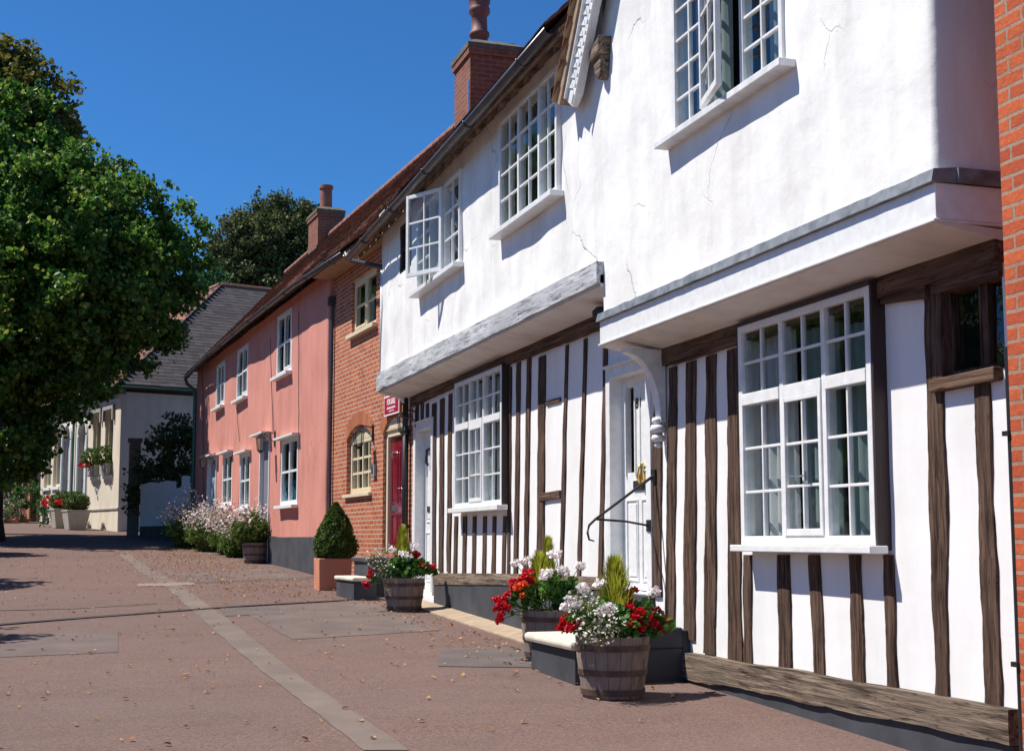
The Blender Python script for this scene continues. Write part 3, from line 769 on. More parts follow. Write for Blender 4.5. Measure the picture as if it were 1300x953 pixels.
def lantern(parent, u, w, z, s=1., arm=.28, side=0):
    m = MB()
    zt = z+.26*s; W = w+arm
    m.tube([(u, w, zt+.08*s), (u, w+arm*.5, zt+.11*s), (u, W, zt+.06*s), (u, W, zt)], .011, 6)
    m.tube([(u, w, zt-.12*s), (u, w+arm*.35, zt-.02*s), (u, w+arm*.8, zt+.08*s)], .008, 6)
    m.box(u-.035*s, u+.035*s, w-.002, w+.012, zt-.2*s, zt+.14*s)
    o = m.build('wall_lantern', IRON, parent)
    m = MB(); a = .085*s; b = .06*s
    def sq(h, z_): return [(u-h, W-h, z_), (u+h, W-h, z_), (u+h, W+h, z_), (u-h, W+h, z_)]
    m.hexa(sq(a*1.25, zt-.03*s), sq(a*.35, zt+.06*s)); m.hexa(sq(b*1.05, zt-.3*s), sq(b*1.05, zt-.285*s)); m.hexa(sq(b*.4, zt-.34*s), sq(b*.9, zt-.301*s))
    for sx, sy in ((-1,-1),(1,-1),(1,1),(-1,1)):
        m.tube([(u+sx*b, W+sy*b, zt-.285*s), (u+sx*a, W+sy*a, zt-.03*s)], .008*s, 5)
    m.build('lantern_cage', IRON, o)
    g = MB(); g.hexa(sq(b*.85, zt-.28*s), sq(a*.85, zt-.035*s)); g.build('lantern_glass', GLS, o)
    return o

def text(parent, s, u, w, z, size, mat, name='lettering', sx=1., bold=.0):
    c = bpy.data.curves.new(name, 'FONT'); c.body = s; c.size = size; c.extrude = .0015; c.align_x = 'CENTER'; c.align_y = 'CENTER'; c.offset = bold
    c.materials.append(mat)
    tmp = bpy.data.objects.new(name, c); me = bpy.data.meshes.new_from_object(tmp); bpy.data.objects.remove(tmp)
    o = bpy.data.objects.new(name, me); COL.objects.link(o); o.parent = parent
    _, a, b, d = frame_of(parent)
    o.matrix_local = Matrix(((-sx,0,0,u-a),(0,0,1,w-b),(0,1,0,z-d),(0,0,0,1)))
    return o

def shell(parent, u0, u1, wf, wb, z0, z1, mat, near=True, far=True, name='rear_wall'):
    m = MB(); t = .02
    m.box(u0, u1, wb-t, wb, z0, z1)
    if near: m.box(u0+.001, u0+t, wb, wf, z0, z1)
    if far: m.box(u1-t, u1-.001, wb, wf, z0, z1)
    return m.build(name, mat, parent)

# ================================================================== white cottage with the gable (number 80)
H = root('timber_framed_cottage', FA, 8.4, 0, -1.15, 'white gabled timber-framed cottage with big ground-floor window and door number 80', 'house')
uh0, uh1 = 5.95, 10.74
pf = lambda px, py, w=0.: FA.F(px, py, w)
W3 = (7.52, 9.23, 3.08, 4.36)
wall(FA, H, 'rough_upper_wall', WPL, .41, uh0, uh1, 1.93, 4.62, [W3], amp=.022, step=.09, near_round=.045, near_back=-.12, far_back=0., edge=.04)
m = MB(); m.prism([(uh0, .40, 4.6), (uh1, .40, 4.6), (8.35, .40, 8.1)], (0, -.15, 0)); m.build('gable_wall', WPL, H)
b1 = pf(894, 100, .41)[0]; b2 = pf(943, 100, .41)[0]
win = window(H, *W3, .425, [b2, b1], 5, 2, mat=WPO, sill=(.13, .10, .055), skip={(1, 0)}, curt=[(.66,.98,0,1,TEAL), (.02,.30,0,1,TEAL)], label='upper window with its middle casement swung open')
open_casement(win, b1-.02, .44, b1-b2-.05, R(14), W3[2]+.06, W3[3]-.05, 2, 5, WPO, -1)
# jetty
m = MB(); m.box(5.935, 10.77, -.03, .43, 1.692, 1.889); m.build('jetty_fascia', WP, H, bevel=.006)
m = MB(); m.box(5.928, 10.775, -.03, .447, 1.676, 1.6915); m.build('fascia_bead', WPO, H, bevel=.004)
m = MB(); nL = 40
for i in range(nL):
    a = 5.92+(10.78-5.92)*i/nL; b = 5.92+(10.78-5.92)*(i+1)/nL
    j = .006*mnoise.noise(Vector((i*.9, 0, 0))); k = .006*mnoise.noise(Vector(((i+1)*.9, 0, 0)))
    m.hexa([(a,.30,1.892+j),(b,.30,1.892+k),(b,.462,1.888+k),(a,.462,1.888+j)], [(a,.30,1.975),(b,.30,1.975),(b,.446+k,1.958+k),(a,.446+j,1.958+j)])
m.box(5.905, 5.98, -.03, .30, 1.893, 1.972); m.build('lead_flashing', LEAD, H)
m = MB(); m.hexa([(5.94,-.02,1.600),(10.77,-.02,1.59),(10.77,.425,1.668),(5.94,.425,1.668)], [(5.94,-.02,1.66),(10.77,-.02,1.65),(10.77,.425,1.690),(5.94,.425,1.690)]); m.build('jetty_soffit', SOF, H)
# ground floor
BW = (7.10, 8.84, -.035, 1.565)
sw0, st0 = pf(1196, 470); sw1, st1 = pf(1233, 350)
SW = (5.97, pf(1197, 420)[0], pf(1235, 474)[1], 1.44)
DO = (10.68, 11.57, -.46, 1.50)
wall(FA, H, 'ground_floor_wall', WIN, 0, 5.95, 11.78, -1.25, 2.2, [BW, SW, DO], amp=.006, step=.14)
beam(H, 5.95, 10.36, 1.485, 1.45, 1.63, 1.61, -.05, .055, name='top_beam')
beam(H, 6.60, 7.06, 1.40, 1.44, 1.50, 1.47, -.05, .045, name='top_beam'); beam(H, 5.96, 6.56, 1.415, 1.415, 1.50, 1.50, -.05, .03, name='top_beam', amp=.005)
ww = window(H, *BW, .10, [pf(1046, 550, .1)[0], pf(992, 560, .1)[0]], 3, 2, mat=WP, fw=.055, mull=.05, bar=.020, transom=(1.035-.02, .085, 2), sill=(.045, .07, .05),
       proud={(1, 0)}, curt=[(.72,1.0,0,.98,CURT), (.0,.30,0,.9,TEAL), (.36,.62,0,.93,TEAL)], label='large projecting ground-floor window with eighteen lower panes')
m = MB(); m.box(BW[0]-.022, BW[0]-.001, -.02, .096, BW[2]-.03, BW[3]+.01); m.build('window_cheek', DKB, ww); m = MB(); m.box(BW[1]+.001, BW[1]+.022, -.02, .096, BW[2]-.03, BW[3]+.01); m.build('window_cheek', DKB, ww)
m = MB(); m.box(BW[0]-.03, BW[1]+.03, -.02, .115, BW[3]+.002, BW[3]+.022); m.build('window_head', DKB, ww)
for k, (a, b, c, d) in enumerate(((.36,.37,.41,.46), (.25,.31,.45,.50))):   # stay and handle of the casement
    pass
st = MB(); um = pf(1018, 590, .1)[0]
st.tube([(um-.10, .125, .42), (um+.12, .125, .43)], .006, 6); st.box(um-.11, um-.09, .118, .135, .39, .45); st.build('casement_stay', STEEL, ww)
# little leaded window by the brick house
sm = window(H, *SW, -.03, [pf(1243, 420)[0]], 1, 1, mat=TV, fw=.035, mull=.085, recess=.4, name='oak_window', label='small dark oak-mullioned window under the beam')
m = MB(); q0, qz = pf(1191, 489); q1, qy = pf(1273, 472)
m.hexa([(q1,-.02,qy-.045),(q0+.01,-.02,qz-.045),(q0+.01,.06,qz-.045),(q1,.06,qy-.045)], [(q1,-.02,qy+.03),(q0+.01,-.02,qz+.03),(q0+.01,.06,qz+.03),(q1,.06,qy+.03)]); m.build('sill', TH_, sm, bevel=.008)
S80 = [((848,858,466),(843,854,806)), ((870,882,459),(866,881,806)), ((895,907.5,451),(892,907,824)), ((922,935,443),(923,941,832)),
       ((1171,1194,354),(1185,1204,884)), ((1235,1254,488),(1249,1270,902)),
       ((943,953,704),(942,953,836)), ((985,1001,704),(987,1003,843)), ((1025,1039,704),(1032,1047,850)), ((1076,1092,704),(1081,1096,860)), ((1119,1132,704),(1125,1138,870)),
       ((829,838,452),(826,838,752))]
for t, b in S80: stud(H, FA, t, b)
beam(H, 5.96, 9.93, -1.06, -1.09, -.875, -.895, -.05, .075, TW, 'sole_plate', .03)
m = MB(); m.box(5.96, 9.93, -.02, .05, -1.4, -1.06); m.box(9.93, 10.62, -.02, .07, -1.4, -.72); m.box(10.6205, 11.699, -.02, .065, -1.4, -.475); m.build('plinth', PLI, H, bevel=.01)
d = door(H, 10.72, 11.55, -.45, 1.49, -.10, WP, [(.12,.46,.04,.42), (.56,.88,.04,.42), (.16,.50,.546,.95)], [(.63,.87,.546,.95)], surround=.10, mould=.016, sproj=.03)
d['label'] = 'white front door with tall glass light and brass knocker'
mm = MB()
for (a, b, c, dd) in ((.605,.628,.53,.965),(.872,.895,.53,.965)): mm.box(10.72+.83*a, 10.72+.83*b, -.1, -.085, -.45+1.94*c, -.45+1.94*dd)
for (a, b, c, dd) in ((.62,.64,.46,.93),(.80,.82,.46,.93)): pass
mm.build('glazing_bead', WP, d)
m = MB(); m.box(10.72+.62*.0, 10.72+.001, -.1, -.1+.001, 0, .001)
uk, zk = pf(820, 552, -.1); 
kn = MB(); kn.lathe(11.055, -.085, [(.0, .50), (.02, .50), (.03, .55), (.02, .62), (.03, .66), (.0, .70)], 10)
kn.tube([(11.055, -.1, .66), (11.055, -.05, .66), (11.055, -.042, .56), (11.055, -.05, .50)], .012, 8); kn.build('knocker', BRASS, d, smooth=True)
lb = MB(); lu, lz = pf(812, 616, -.1); lb.box(lu-.12, lu+.12, -.1, -.086, lz-.045, lz+.045); lb.box(lu-.10, lu+.10, -.086, -.08, lz-.02, lz+.02); lb.build('letterbox', IRON, d, bevel=.003)
nu, nz_ = pf(812.5, 511, -.09); text(d, '80', 11.165, -.097, nz_, .13, IRON, 'door_number', 1., .003)
# carved bracket under the jetty
def bracket(parent, u0, u1, wo, zt, wi, zb, mat, scroll=True, e=1.):
    P = []
    for i in range(11):
        t = math.pi/2*i/10
        P.append((wo-(wo-wi-.05)*math.sin(t)**e, zt-.05-(zt-.05-zb)*(1-max(0,math.cos(t))**e)))
    out = [(wi, zt), (wo+.02, zt), (wo+.02, zt-.035)]+P[1:]+[(wi, zb)]
    m = MB(); m.prism([(u0, a, b) for a, b in out], (u1-u0, 0, 0)); o = m.build('jetty_bracket', mat, parent, bevel=.008)
    if scroll:
        s = MB()
        for k, (r, z) in enumerate(((.055, zb+.02), (.07, zb-.05), (.06, zb-.13), (.035, zb-.19))):
            s.lathe((u0+u1)/2, wi+.05, [(0, z-r*.6), (r*.8, z-r*.45), (r, z), (r*.8, z+r*.45), (0, z+r*.6)], 10)
        s.build('carved_scroll', mat, o, smooth=True)
    return o
bracket(H, 10.30, 10.42, .36, 1.60, .02, .98, WPO)
m = MB(); lt = (10.9, .22, 1.52)
m.lathe(11.3, .2, [(.0,1.98),(.05,1.99),(.085,2.03),(.09,2.08),(.05,2.12),(0,2.13)], 14); m.build('porch_lamp', IRON, H, smooth=True)
# wrought iron handrail beside the door
a_ = pf(834, 603.5); b_ = pf(828, 667); m = MB()
tip = (10.50, .66, .12)
A0 = Vector((a_[0], .03, a_[1])); T0 = Vector((10.52, .58, .17)); 
path = [A0, A0.lerp(T0, .5), T0, (10.51,.64,.12), (10.50,.66,.06), (10.50,.645,.0), (10.50,.60,-.012)]
m.tube([tuple(p) for p in path], [.013,.012,.011,.011,.010,.009,.006], 8)
m.tube([(b_[0], .03, b_[1]), (10.55, .3, b_[1]+.035), (10.52, .575, .17)], .010, 8)
for p in (a_, b_): m.box(p[0]-.04, p[0]+.04, .018, .04, p[1]-.05, p[1]+.05)
hr = m.build('handrail', IRON, H, smooth=False)
# bargeboards, verge and roof (ridge runs back from the street)
th = R(56.5); ca_, sa_ = math.cos(th), math.sin(th)
def gable(sgn):
    X = lambda u: u if sgn > 0 else 2*8.36-u
    L = (11.28-8.36)/ca_
    # outline along the slope: s up the slope, n square to it (downwards)
    def P(s, n, w): return (X(11.28-ca_*s-sa_*n), w, 4.03+sa_*s-ca_*n)
    m = MB(); pts = [P(.0,.0,.50), P(L,0,.50), P(L+.28*ca_/sa_*0,.30,.50), P(.14,.30,.50), P(.0,.22,.50)]
    m.prism(pts, (0, .05, 0)); o = m.build('bargeboard', WPO, H, bevel=.004)
    q = MB(); k = .12
    while k < L-.1:
        pp = [P(k,.225,.55), P(k+.055,.225,.55), P(k+.055,.285,.55), P(k,.285,.55)]; q.prism(pp, (0, .022, 0))
        pp = [P(k+.01,.06,.55), P(k+.07,.10,.55), P(k+.03,.15,.55)]; q.prism(pp, (0, .012, 0)); k += .095
    for n0, n1, dd in ((.0,.035,.03), (.19,.212,.018), (.29,.30,.03)): q.prism([P(.02,n0,.55), P(L,n0,.55), P(L,n1,.55), P(.02,n1,.55)], (0, dd, 0))
    q.build('carved_dentils', WPO, o, bevel=.002)
    r = MB(); r.prism([P(-.05,-.10,.60), P(L,-.10,.60), P(L,-.005,.60), P(-.05,-.005,.60)], (0, -5.6, 0)); ro = r.build('roof', TANB, H)
    # tiles on this slope, courses running back from the street
    V = MB(); n = int(L/.1)
    for i in range(n+1):
        j = 0; w = .64-(.08 if i % 2 else 0)
        while w > -5:
            z0_ = random.uniform(.0,.008); b = [P(i*.1-.05, -.125-z0_, w), P(i*.1-.05, -.125-z0_, w-.16), P(i*.1+.14, -.105, w-.16), P(i*.1+.14, -.105, w)]
            t = [P(i*.1-.05, -.138-z0_, w), P(i*.1-.05, -.138-z0_, w-.16), P(i*.1+.14, -.118, w-.16), P(i*.1+.14, -.118, w)]
            V.hexa(b, t); w -= .165
    V.build('tiles', TILE, ro)
    mo = MB(); mo.prism([P(-.06,-.105,.58), P(L,-.105,.58), P(L,-.125,.62), P(-.06,-.125,.62)], (0,.02,0)); mo.build('verge_mortar', MORT, ro)
gable(1); gable(-1)
m = MB(); m.prism([(10.50,.40,4.38),(10.74,.40,4.30),(10.74,.40,4.20),(10.52,.40,4.22)], (0, .13, 0)); m.prism([(10.53,.40,4.215),(10.72,.40,4.195),(10.69,.40,4.09),(10.60,.40,4.0),(10.55,.40,4.03)], (0, .10, 0)); m.build('carved_corbel', TW, H, bevel=.015)
shell(H, 5.95, 10.72, -.12, -5, -1.2, 4.6, WIN)

# ================================================================== long white cottage
C2 = root('timber_framed_cottage', FA, 15.5, 0, -1.0, 'long white timber-framed cottage between the red brick house and the gabled cottage', 'house')
W1 = (15.25, 17.42, 3.31, 4.47); W2 = (11.79, 13.67, 3.31, 4.56); W0 = (17.92, 18.62, 3.80, 4.50)
wall(FA, C2, 'rough_upper_wall', WPL, .41, 10.715, 19.80, 2.40, 4.86, [W1, W2, W0], amp=.022, step=.09, far_back=-.1)
w2 = window(C2, *W2, .46, [pf(684, 200, .45)[0], pf(658, 210, .45)[0]], 4, 2, mat=WP, sill=(.07, .09, .06), curt=[(.0,.25,0,1,CURT)], label='upper window near the gable, three lights wide, closed')
w1 = window(C2, *W1, .46, [16.0, 16.72], 3, 2, mat=WP, sill=(.05, .09, .06), skip={(1, 0)}, curt=[(.03,.3,0,1,CURT),(.7,.95,0,1,CURT)], label='upper window with one casement hanging wide open')
open_casement(w1, 16.0, .475, .68, R(27), W1[2]+.04, W1[3]-.05, 2, 3, WP, 1)
window(C2, *W0, .40, [], 2, 2, mat=DKB, name='small_window', recess=.4, label='tiny dark window beside the open casement')
# jetty beam, soffit
beam(C2, 10.72, 15.4, 2.225, 2.225, 2.415, 2.45, .05, .475, GRB, 'jetty_beam', .012)
beam(C2, 15.4, 19.84, 2.225, 2.232, 2.45, 2.495, .05, .478, GRB, 'jetty_beam', .012)
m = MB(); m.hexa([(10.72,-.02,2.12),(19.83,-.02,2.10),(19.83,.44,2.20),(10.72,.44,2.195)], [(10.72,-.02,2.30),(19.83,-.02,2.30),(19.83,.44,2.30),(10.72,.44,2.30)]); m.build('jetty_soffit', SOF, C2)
bracket(C2, 19.56, 19.66, .36, 2.19, .02, 1.70, WPO, False, .6)
WL = (14.70, 16.75, .40, 2.02)
dl0 = pf(549, 620)[0]; dl1 = pf(529, 620)[0]
D2 = (dl0, dl1, -.72, 1.60)
wall(FA, C2, 'ground_floor_wall', WIN, 0, 11.79, 19.44, -1.2, 2.2, [WL, D2], amp=.006, step=.2, far_back=-.3)
beam(C2, 11.6, 14.7, 1.99, 2.01, 2.14, 2.13, -.05, .055, name='top_beam'); beam(C2, 14.7, 19.4, 2.035, 1.97, 2.13, 2.12, -.05, .055, name='top_beam')
wl = window(C2, *WL, .10, [pf(612.5, 550, .1)[0], pf(595, 560, .1)[0]], 3, 2, mat=WP, fw=.055, mull=.05, bar=.020, transom=(1.43, .085, 2), sill=(.06, .07, .06), proud={(1, 0)},
       curt=[(.02,.35,0,.97,CURT), (.4,.62,0,.97,CURT), (.7,.98,0,.97,CURT)], label='projecting ground-floor window right of the white door')
m = MB(); m.box(WL[0]-.022, WL[0]-.001, -.02, .096, WL[2]-.03, WL[3]+.01); m.build('window_cheek', DKB, wl); m = MB(); m.box(WL[1]+.001, WL[1]+.022, -.02, .096, WL[2]-.03, WL[3]+.01); m.build('window_cheek', DKB, wl)
m = MB(); m.box(WL[0]-.03, WL[1]+.03, -.02, .115, WL[3]+.002, WL[3]+.02); m.build('window_head', DKB, wl)
SL = [((547.5,553,512),(546.5,552,722)), ((558,563,506),(556,561.5,722)), ((568.5,573,500),(566,571,722)),
      ((655,660,460),(651,656,726)), ((668,673,455),(663.5,668.5,726)), ((683,691.5,452),(680,689,727)), ((717,720.5,438),(709,713,728)), ((740,744.5,430),(731.5,735.5,728)), ((766,770.6,420),(758,763,728)),
      ((645.5,648.5,466),(642.5,646,726))]
for t, b in SL: stud(C2, FA, t, b, amp=.009)
for x in (575.5,586.7,599,612,624,637): stud(C2, FA, (x+.5, x+4.6, 655), (x-1, x+3.6, 727), amp=.008)
for x in (527,533.5,540): stud(C2, FA, (x, x+3.2, 512), (x, x+3.2, 534), amp=.006)
nu0, nz0 = pf(713, 622); nu1, nz1 = pf(688, 636)
beam(C2, nu0, nu1, nz1+.01, nz1, nz0, nz0-.01, -.02, .025, name='noggin', amp=.01)
beam(C2, pf(713, 509)[0], pf(695, 509)[0], pf(704, 512)[1], pf(704, 512)[1], pf(704, 507)[1], pf(704, 507)[1], -.02, .022, name='noggin', amp=.006)
beam(C2, 11.75, 14.06, -.47, -.49, -.35, -.372, -.05, .06, TW, 'sole_plate', .012); beam(C2, 14.06, 17.95, -.49, -.615, -.372, -.455, -.05, .06, TW, 'sole_plate', .012)
m = MB(); m.hexa([(11.7,-.02,-1.3),(17.95,-.02,-1.3),(17.95,.05,-1.3),(11.7,.05,-1.3)], [(11.7,-.02,-.47),(17.95,-.02,-.60),(17.95,.05,-.60),(11.7,.05,-.47)]); m.build('plinth', PLI, C2)
d2 = door(C2, D2[0]+.01, D2[1]-.01, -.72, 1.58, -.12, WP, [(.14,.46,.05,.36), (.54,.86,.05,.36), (.14,.46,.42,.92), (.54,.86,.42,.92)], surround=.11, mould=.02)
d2['label'] = 'white panelled front door with black knocker'
ku, kz = pf(544.5, 580, -.1); m = MB(); m.tube([(ku,-.12,kz+.12),(ku,-.07,kz+.1),(ku,-.06,kz-.08),(ku,-.09,kz-.12)], .02, 8); m.build('knocker', IRON, d2)
ku, kz = pf(544.5, 646, -.1); m = MB(); m.box(ku-.12, ku+.12, -.12, -.10, kz-.04, kz+.04); m.build('letterbox', IRON, d2)
lantern(C2, pf(530, 525)[0], .02, 1.60, .8, .2)
# roof
def sag2(u, f): return .05*(1-f)*((15.5-u)/4.5)+.035*mnoise.noise(Vector((u*.5, f*3, 2)))
rz0, rz1 = 4.66, 7.55
m = MB(); 
for a, b in ((11.15, 16), (16, 20.9)):
    za, zb_ = rz0-.03+.05*((15.5-a)/4.5), rz0-.03+.05*((15.5-b)/4.5)
    m.hexa([(a,.66,za-.06),(b,.66,zb_-.06),(b,-2.05,rz1-.09),(a,-2.05,rz1-.09)], [(a,.66,za-.02),(b,.66,zb_-.02),(b,-2.05,rz1-.03),(a,-2.05,rz1-.03)])
m.quad((11.15,-2.05,rz1-.03),(20.9,-2.05,rz1-.03),(20.9,-4.9,4.6),(11.15,-4.9,4.6))
r2 = m.build('roof', RAF, C2)
tiles(r2, 11.18, 20.92, .70, rz0, -2.05, rz1, TILE, seed=3, sagf=sag2)
for i in range(22):
    u = 11.35+i*.44; m = MB(); zz = 4.60+.05*((15.5-u)/4.5)
    m.hexa([(u,.30,zz+.20),(u+.07,.30,zz+.20),(u+.07,.62,zz-.13),(u,.62,zz-.13)], [(u,.30,zz+.30),(u+.07,.30,zz+.30),(u+.07,.62,zz-.05),(u,.62,zz-.05)]); m.build('rafter_foot', RAF, C2)
m = MB(); m.box(10.9, 19.8, .40, .47, 4.84, 4.95); m.build('wall_plate', SOF, C2)
gutter(C2, [(11.18,.735,4.66),(13.76,.735,4.60),(17,.735,4.55),(20.88,.735,4.49)], GUT, .062)
# chimney
def chimney(parent, fr, u0, u1, w0, w1, z0, z1, pots, mat=BRC):
    m = MB(); m.box(u0, u1, w0, w1, z0, z1-.24); o = m.build('chimney', mat, parent)
    m = MB(); m.box(u0-.035, u1+.035, w0-.035, w1+.035, z1-.24, z1-.14); m.build('chimney_corbel', mat, o)
    m = MB(); m.box(u0-.05, u1+.05, w0-.05, w1+.05, z1-.139, z1-.06); m.hexa([(u0-.05,w0-.05,z1-.06),(u1+.05,w0-.05,z1-.06),(u1+.05,w1+.05,z1-.06),(u0-.05,w1+.05,z1-.06)], [(u0+.08,w0+.08,z1+.03),(u1-.08,w0+.08,z1+.03),(u1-.08,w1-.08,z1+.03),(u0+.08,w1-.08,z1+.03)]); m.build('chimney_flaunching', CEM, o)
    for (pu, pw, r, h) in pots:
        m = MB(); m.lathe(pu, pw, [(r*.95, z1-.02), (r, z1+h*.18), (r*1.18, z1+h*.2), (r*1.18, z1+h*.25), (r*.95, z1+h*.28), (r*.9, z1+h*.5), (r*1.25, z1+h*.56), (r*1.25, z1+h*.62), (r*1.05, z1+h*.66), (r*1.25, z1+h*.72), (r*1.3, z1+h*.8), (r*1.0, z1+h*.86), (r*.85, z1+h), (r*.7, z1+h), (r*.7, z1)], 18)
        if h < .8:
            m = MB(); m.lathe(pu, pw, [(r*1.05, z1-.02), (r, z1+h*.1), (r*.95, z1+h*.84), (r*1.12, z1+h*.86), (r*1.12, z1+h*.98), (r*.85, z1+h), (r*.7, z1+h), (r*.7, z1)], 18)
        m.build('chimney_pot', POT if h > .8 else POTL, o, smooth=h > .8)
    return o
ch = chimney(C2, FA, 19.05, 19.95, -1.56, -.76, 5.5, 7.62, [(19.45, -1.02, .135, 1.05)])
m = MB(); m.tube([(19.0,-.72,6.3),(19.0,-.72,6.95)], .02, 6); m.tube([(19.04,-.8,6.85),(19.0,-.72,6.85)], .012, 5); m.build('vent_pipe', STEEL, ch)
shell(C2, 10.73, 19.8, -.1, -4.9, -1.2, 4.6, WIN, far=True)
m = MB(); m.tube([(19.86,.40,4.1),(19.86,.40,2.5)], .03, 8); m.build('downpipe', WPO, C2, smooth=True)

# ================================================================== nearest brick house (right edge)
NB = root('brick_house', FA, 1.5, 0, -1.5, 'bright red brick house front cut off by the right edge of the photo', 'house')
wall(FA, NB, 'brick_wall', BRN, .36, -4, 5.492, -2.2, 6.6, [(1.4, 2.6, .1, 1.9)], step=5, far_back=-.02)
window(NB, 1.4, 2.6, .1, 1.9, .28, [2.0], 3, 2, sill=(.06, .1, .07))
m = MB(); m.prism([(-4,.3,6.5),(-4,-2.8,9.6),(-4,-5.9,6.5)], (9.49, 0, 0)); m.build('roof', TILE, NB); shell(NB, -4, 5.48, 0, -5.6, -2, 6.5, BRN)
m = MB(); m.tube([(5.515,.345,.95),(5.515,.345,-1.2)], .014, 8)
for z in (.52, -.6): m.box(5.493, 5.54, .31, .375, z-.012, z+.012)
m.build('conduit_pipe', IRON, NB)

# ================================================================== red brick cottage
BH = root('brick_cottage', FB, 2.4, 0, -.8, 'small orange brick cottage with cream windows and dark red door', 'house')
bf = lambda px, py, w=0.: FB.F(px, py, w)
BWn = (2.24, 3.80, .78, 1.95); BDr = (.40, 1.52, -.22, 1.93); BU = (2.02, 3.58, 3.56, 4.52)
wall(FB, BH, 'brick_wall', BRO, 0, -.12, 4.90, -1.3, 4.86, [BWn, BDr, BU], step=5, reveal=.16)
spandrel(BH, BWn[0], BWn[1], BWn[3]-.20, .20, -.15, -.001, BRO); voussoirs(BH, BWn[0], BWn[1], BWn[3]-.20, .20, .23, .0, ARCHB, 21)
spandrel(BH, BDr[0], BDr[1], BDr[3]-.24, .24, -.15, -.001, BRO); voussoirs(BH, BDr[0], BDr[1], BDr[3]-.24, .24, .23, .0, ARCHB, 17)
window(BH, BWn[0]+.01, BWn[1]-.01, BWn[2], BWn[3]-.21, -.07, [(BWn[0]+BWn[1])/2], 3, 2, mat=CRP, fw=.09, mull=.05, bar=.04, sill=(.09, .13, .06), recess=.45, curt=[(0,1,0,.45,CURT)], label='cream arched ground-floor window with small panes')
spandrel_ = MB(); P = arch_pts(BWn[0]+.01, BWn[1]-.01, BWn[3]-.215, .19)
for (a, b), (c, d_) in zip(P, P[1:]): spandrel_.hexa([(a,-.15,BWn[3]-.235),(c,-.15,BWn[3]-.235),(c,-.068,BWn[3]-.235),(a,-.068,BWn[3]-.235)], [(a,-.15,b),(c,-.15,d_),(c,-.068,d_),(a,-.068,b)])
spandrel_.build('arched_head', CRP, BH)
window(BH, *BU, -.05, [(BU[0]+BU[1])/2], 2, 1, mat=CRP, fw=.08, mull=.06, bar=.035, sill=(.09, .14, .07), curt=[(.1,.4,0,.6,CURT),(.6,.9,0,.7,CURT)], proud={(1,0)}, label='cream upper window under the eaves')
d3 = door(BH, .50, 1.42, -.2, 1.62, -.10, RED, [(.10,.45,.42,.86), (.55,.90,.42,.86), (.10,.45,.05,.33), (.55,.90,.05,.33)], surround=.095, smat=CRP, sproj=-.05, mould=.022)
d3['label'] = 'dark red panelled door with steel knocker'
h_ = MB(); P = arch_pts(BDr[0]+.005, BDr[1]-.005, BDr[3]-.25, .23)
for (a, b), (c, d_) in zip(P, P[1:]): h_.hexa([(a,-.15,1.71),(c,-.15,1.71),(c,-.03,1.71),(a,-.03,1.71)], [(a,-.15,max(b,1.712)),(c,-.15,max(d_,1.712)),(c,-.03,max(d_,1.712)),(a,-.03,max(b,1.712))])
h_.build('arched_head', CRP, BH)
m = MB(); ku, kz = bf(502, 578, -.1); m.tube([(ku,-.1,kz+.06),(ku,-.05,kz+.04),(ku+.03,-.05,kz),(ku,-.05,kz-.05),(ku-.03,-.05,kz)], .012, 6); m.lathe(bf(508.6,620,-.1)[0], -.075, [(0,bf(508.6,620,-.1)[1]-.02),(.025,bf(508.6,620,-.1)[1]),(0,bf(508.6,620,-.1)[1]+.02)], 8); m.build('knocker', STEEL, d3)
ku, kz = bf(501.5, 645, -.1); m = MB(); m.box(ku-.12, ku+.12, -.1, -.085, kz-.045, kz+.045); m.build('letterbox', STEEL, d3)
m = MB(); m.box(.36, 1.18, 0, .55, -1.1, -.34); m.build('doorstep', PLI, BH, bevel=.01)
m = MB(); m.box(.33, 1.22, .0, .58, -.338, -.27); m.box(-.2, .82, .581, .92, -1.1, -.60); m.build('step_slab', PLI, BH, bevel=.015)
m = MB(); m.box(-.25, .85, .60, .95, -.598, -.54); m.build('stone_step', STONE, BH, bevel=.02)
lantern(BH, bf(474, 560)[0], .01, bf(470, 566)[1], .85, .24)
m = MB(); ku, kz = bf(476.5, 597); m.box(ku-.09, ku+.09, .001, .05, kz-.1, kz+.1); m.build('meter_box', GREYS, BH, bevel=.01)
m = MB(); m.tube([(.10,.07,2.12),(.10,.07,-.85)], .048, 10)
for z in (1.6, .2): m.tube([(.10,.07,z-.03),(.10,.07,z+.03)], .06, 10)
m.build('downpipe', IRON, BH, smooth=True)
m = MB(); m.tube([(4.80,.05,4.3),(4.80,.05,-.5)], .032, 8); m.box(4.72,4.88,.01,.12,4.3,4.46); m.build('downpipe', GUT, BH)
m = MB(); m.tube([(2.45,.42,4.78),(2.3,.42,4.66),(2.15,.40,4.60),(.3,.28,4.12),(.05,.25,3.95)], .036, 8); m.build('downpipe', IRON, BH)
m = MB(); m.box(-.3, 4.9, -.02, .40, 4.80, 4.83); m.build('eaves_soffit', TANB, BH)
shell(BH, -.1, 4.88, -.1, -5.0, -1.2, 4.8, BRO, near=False, far=False)
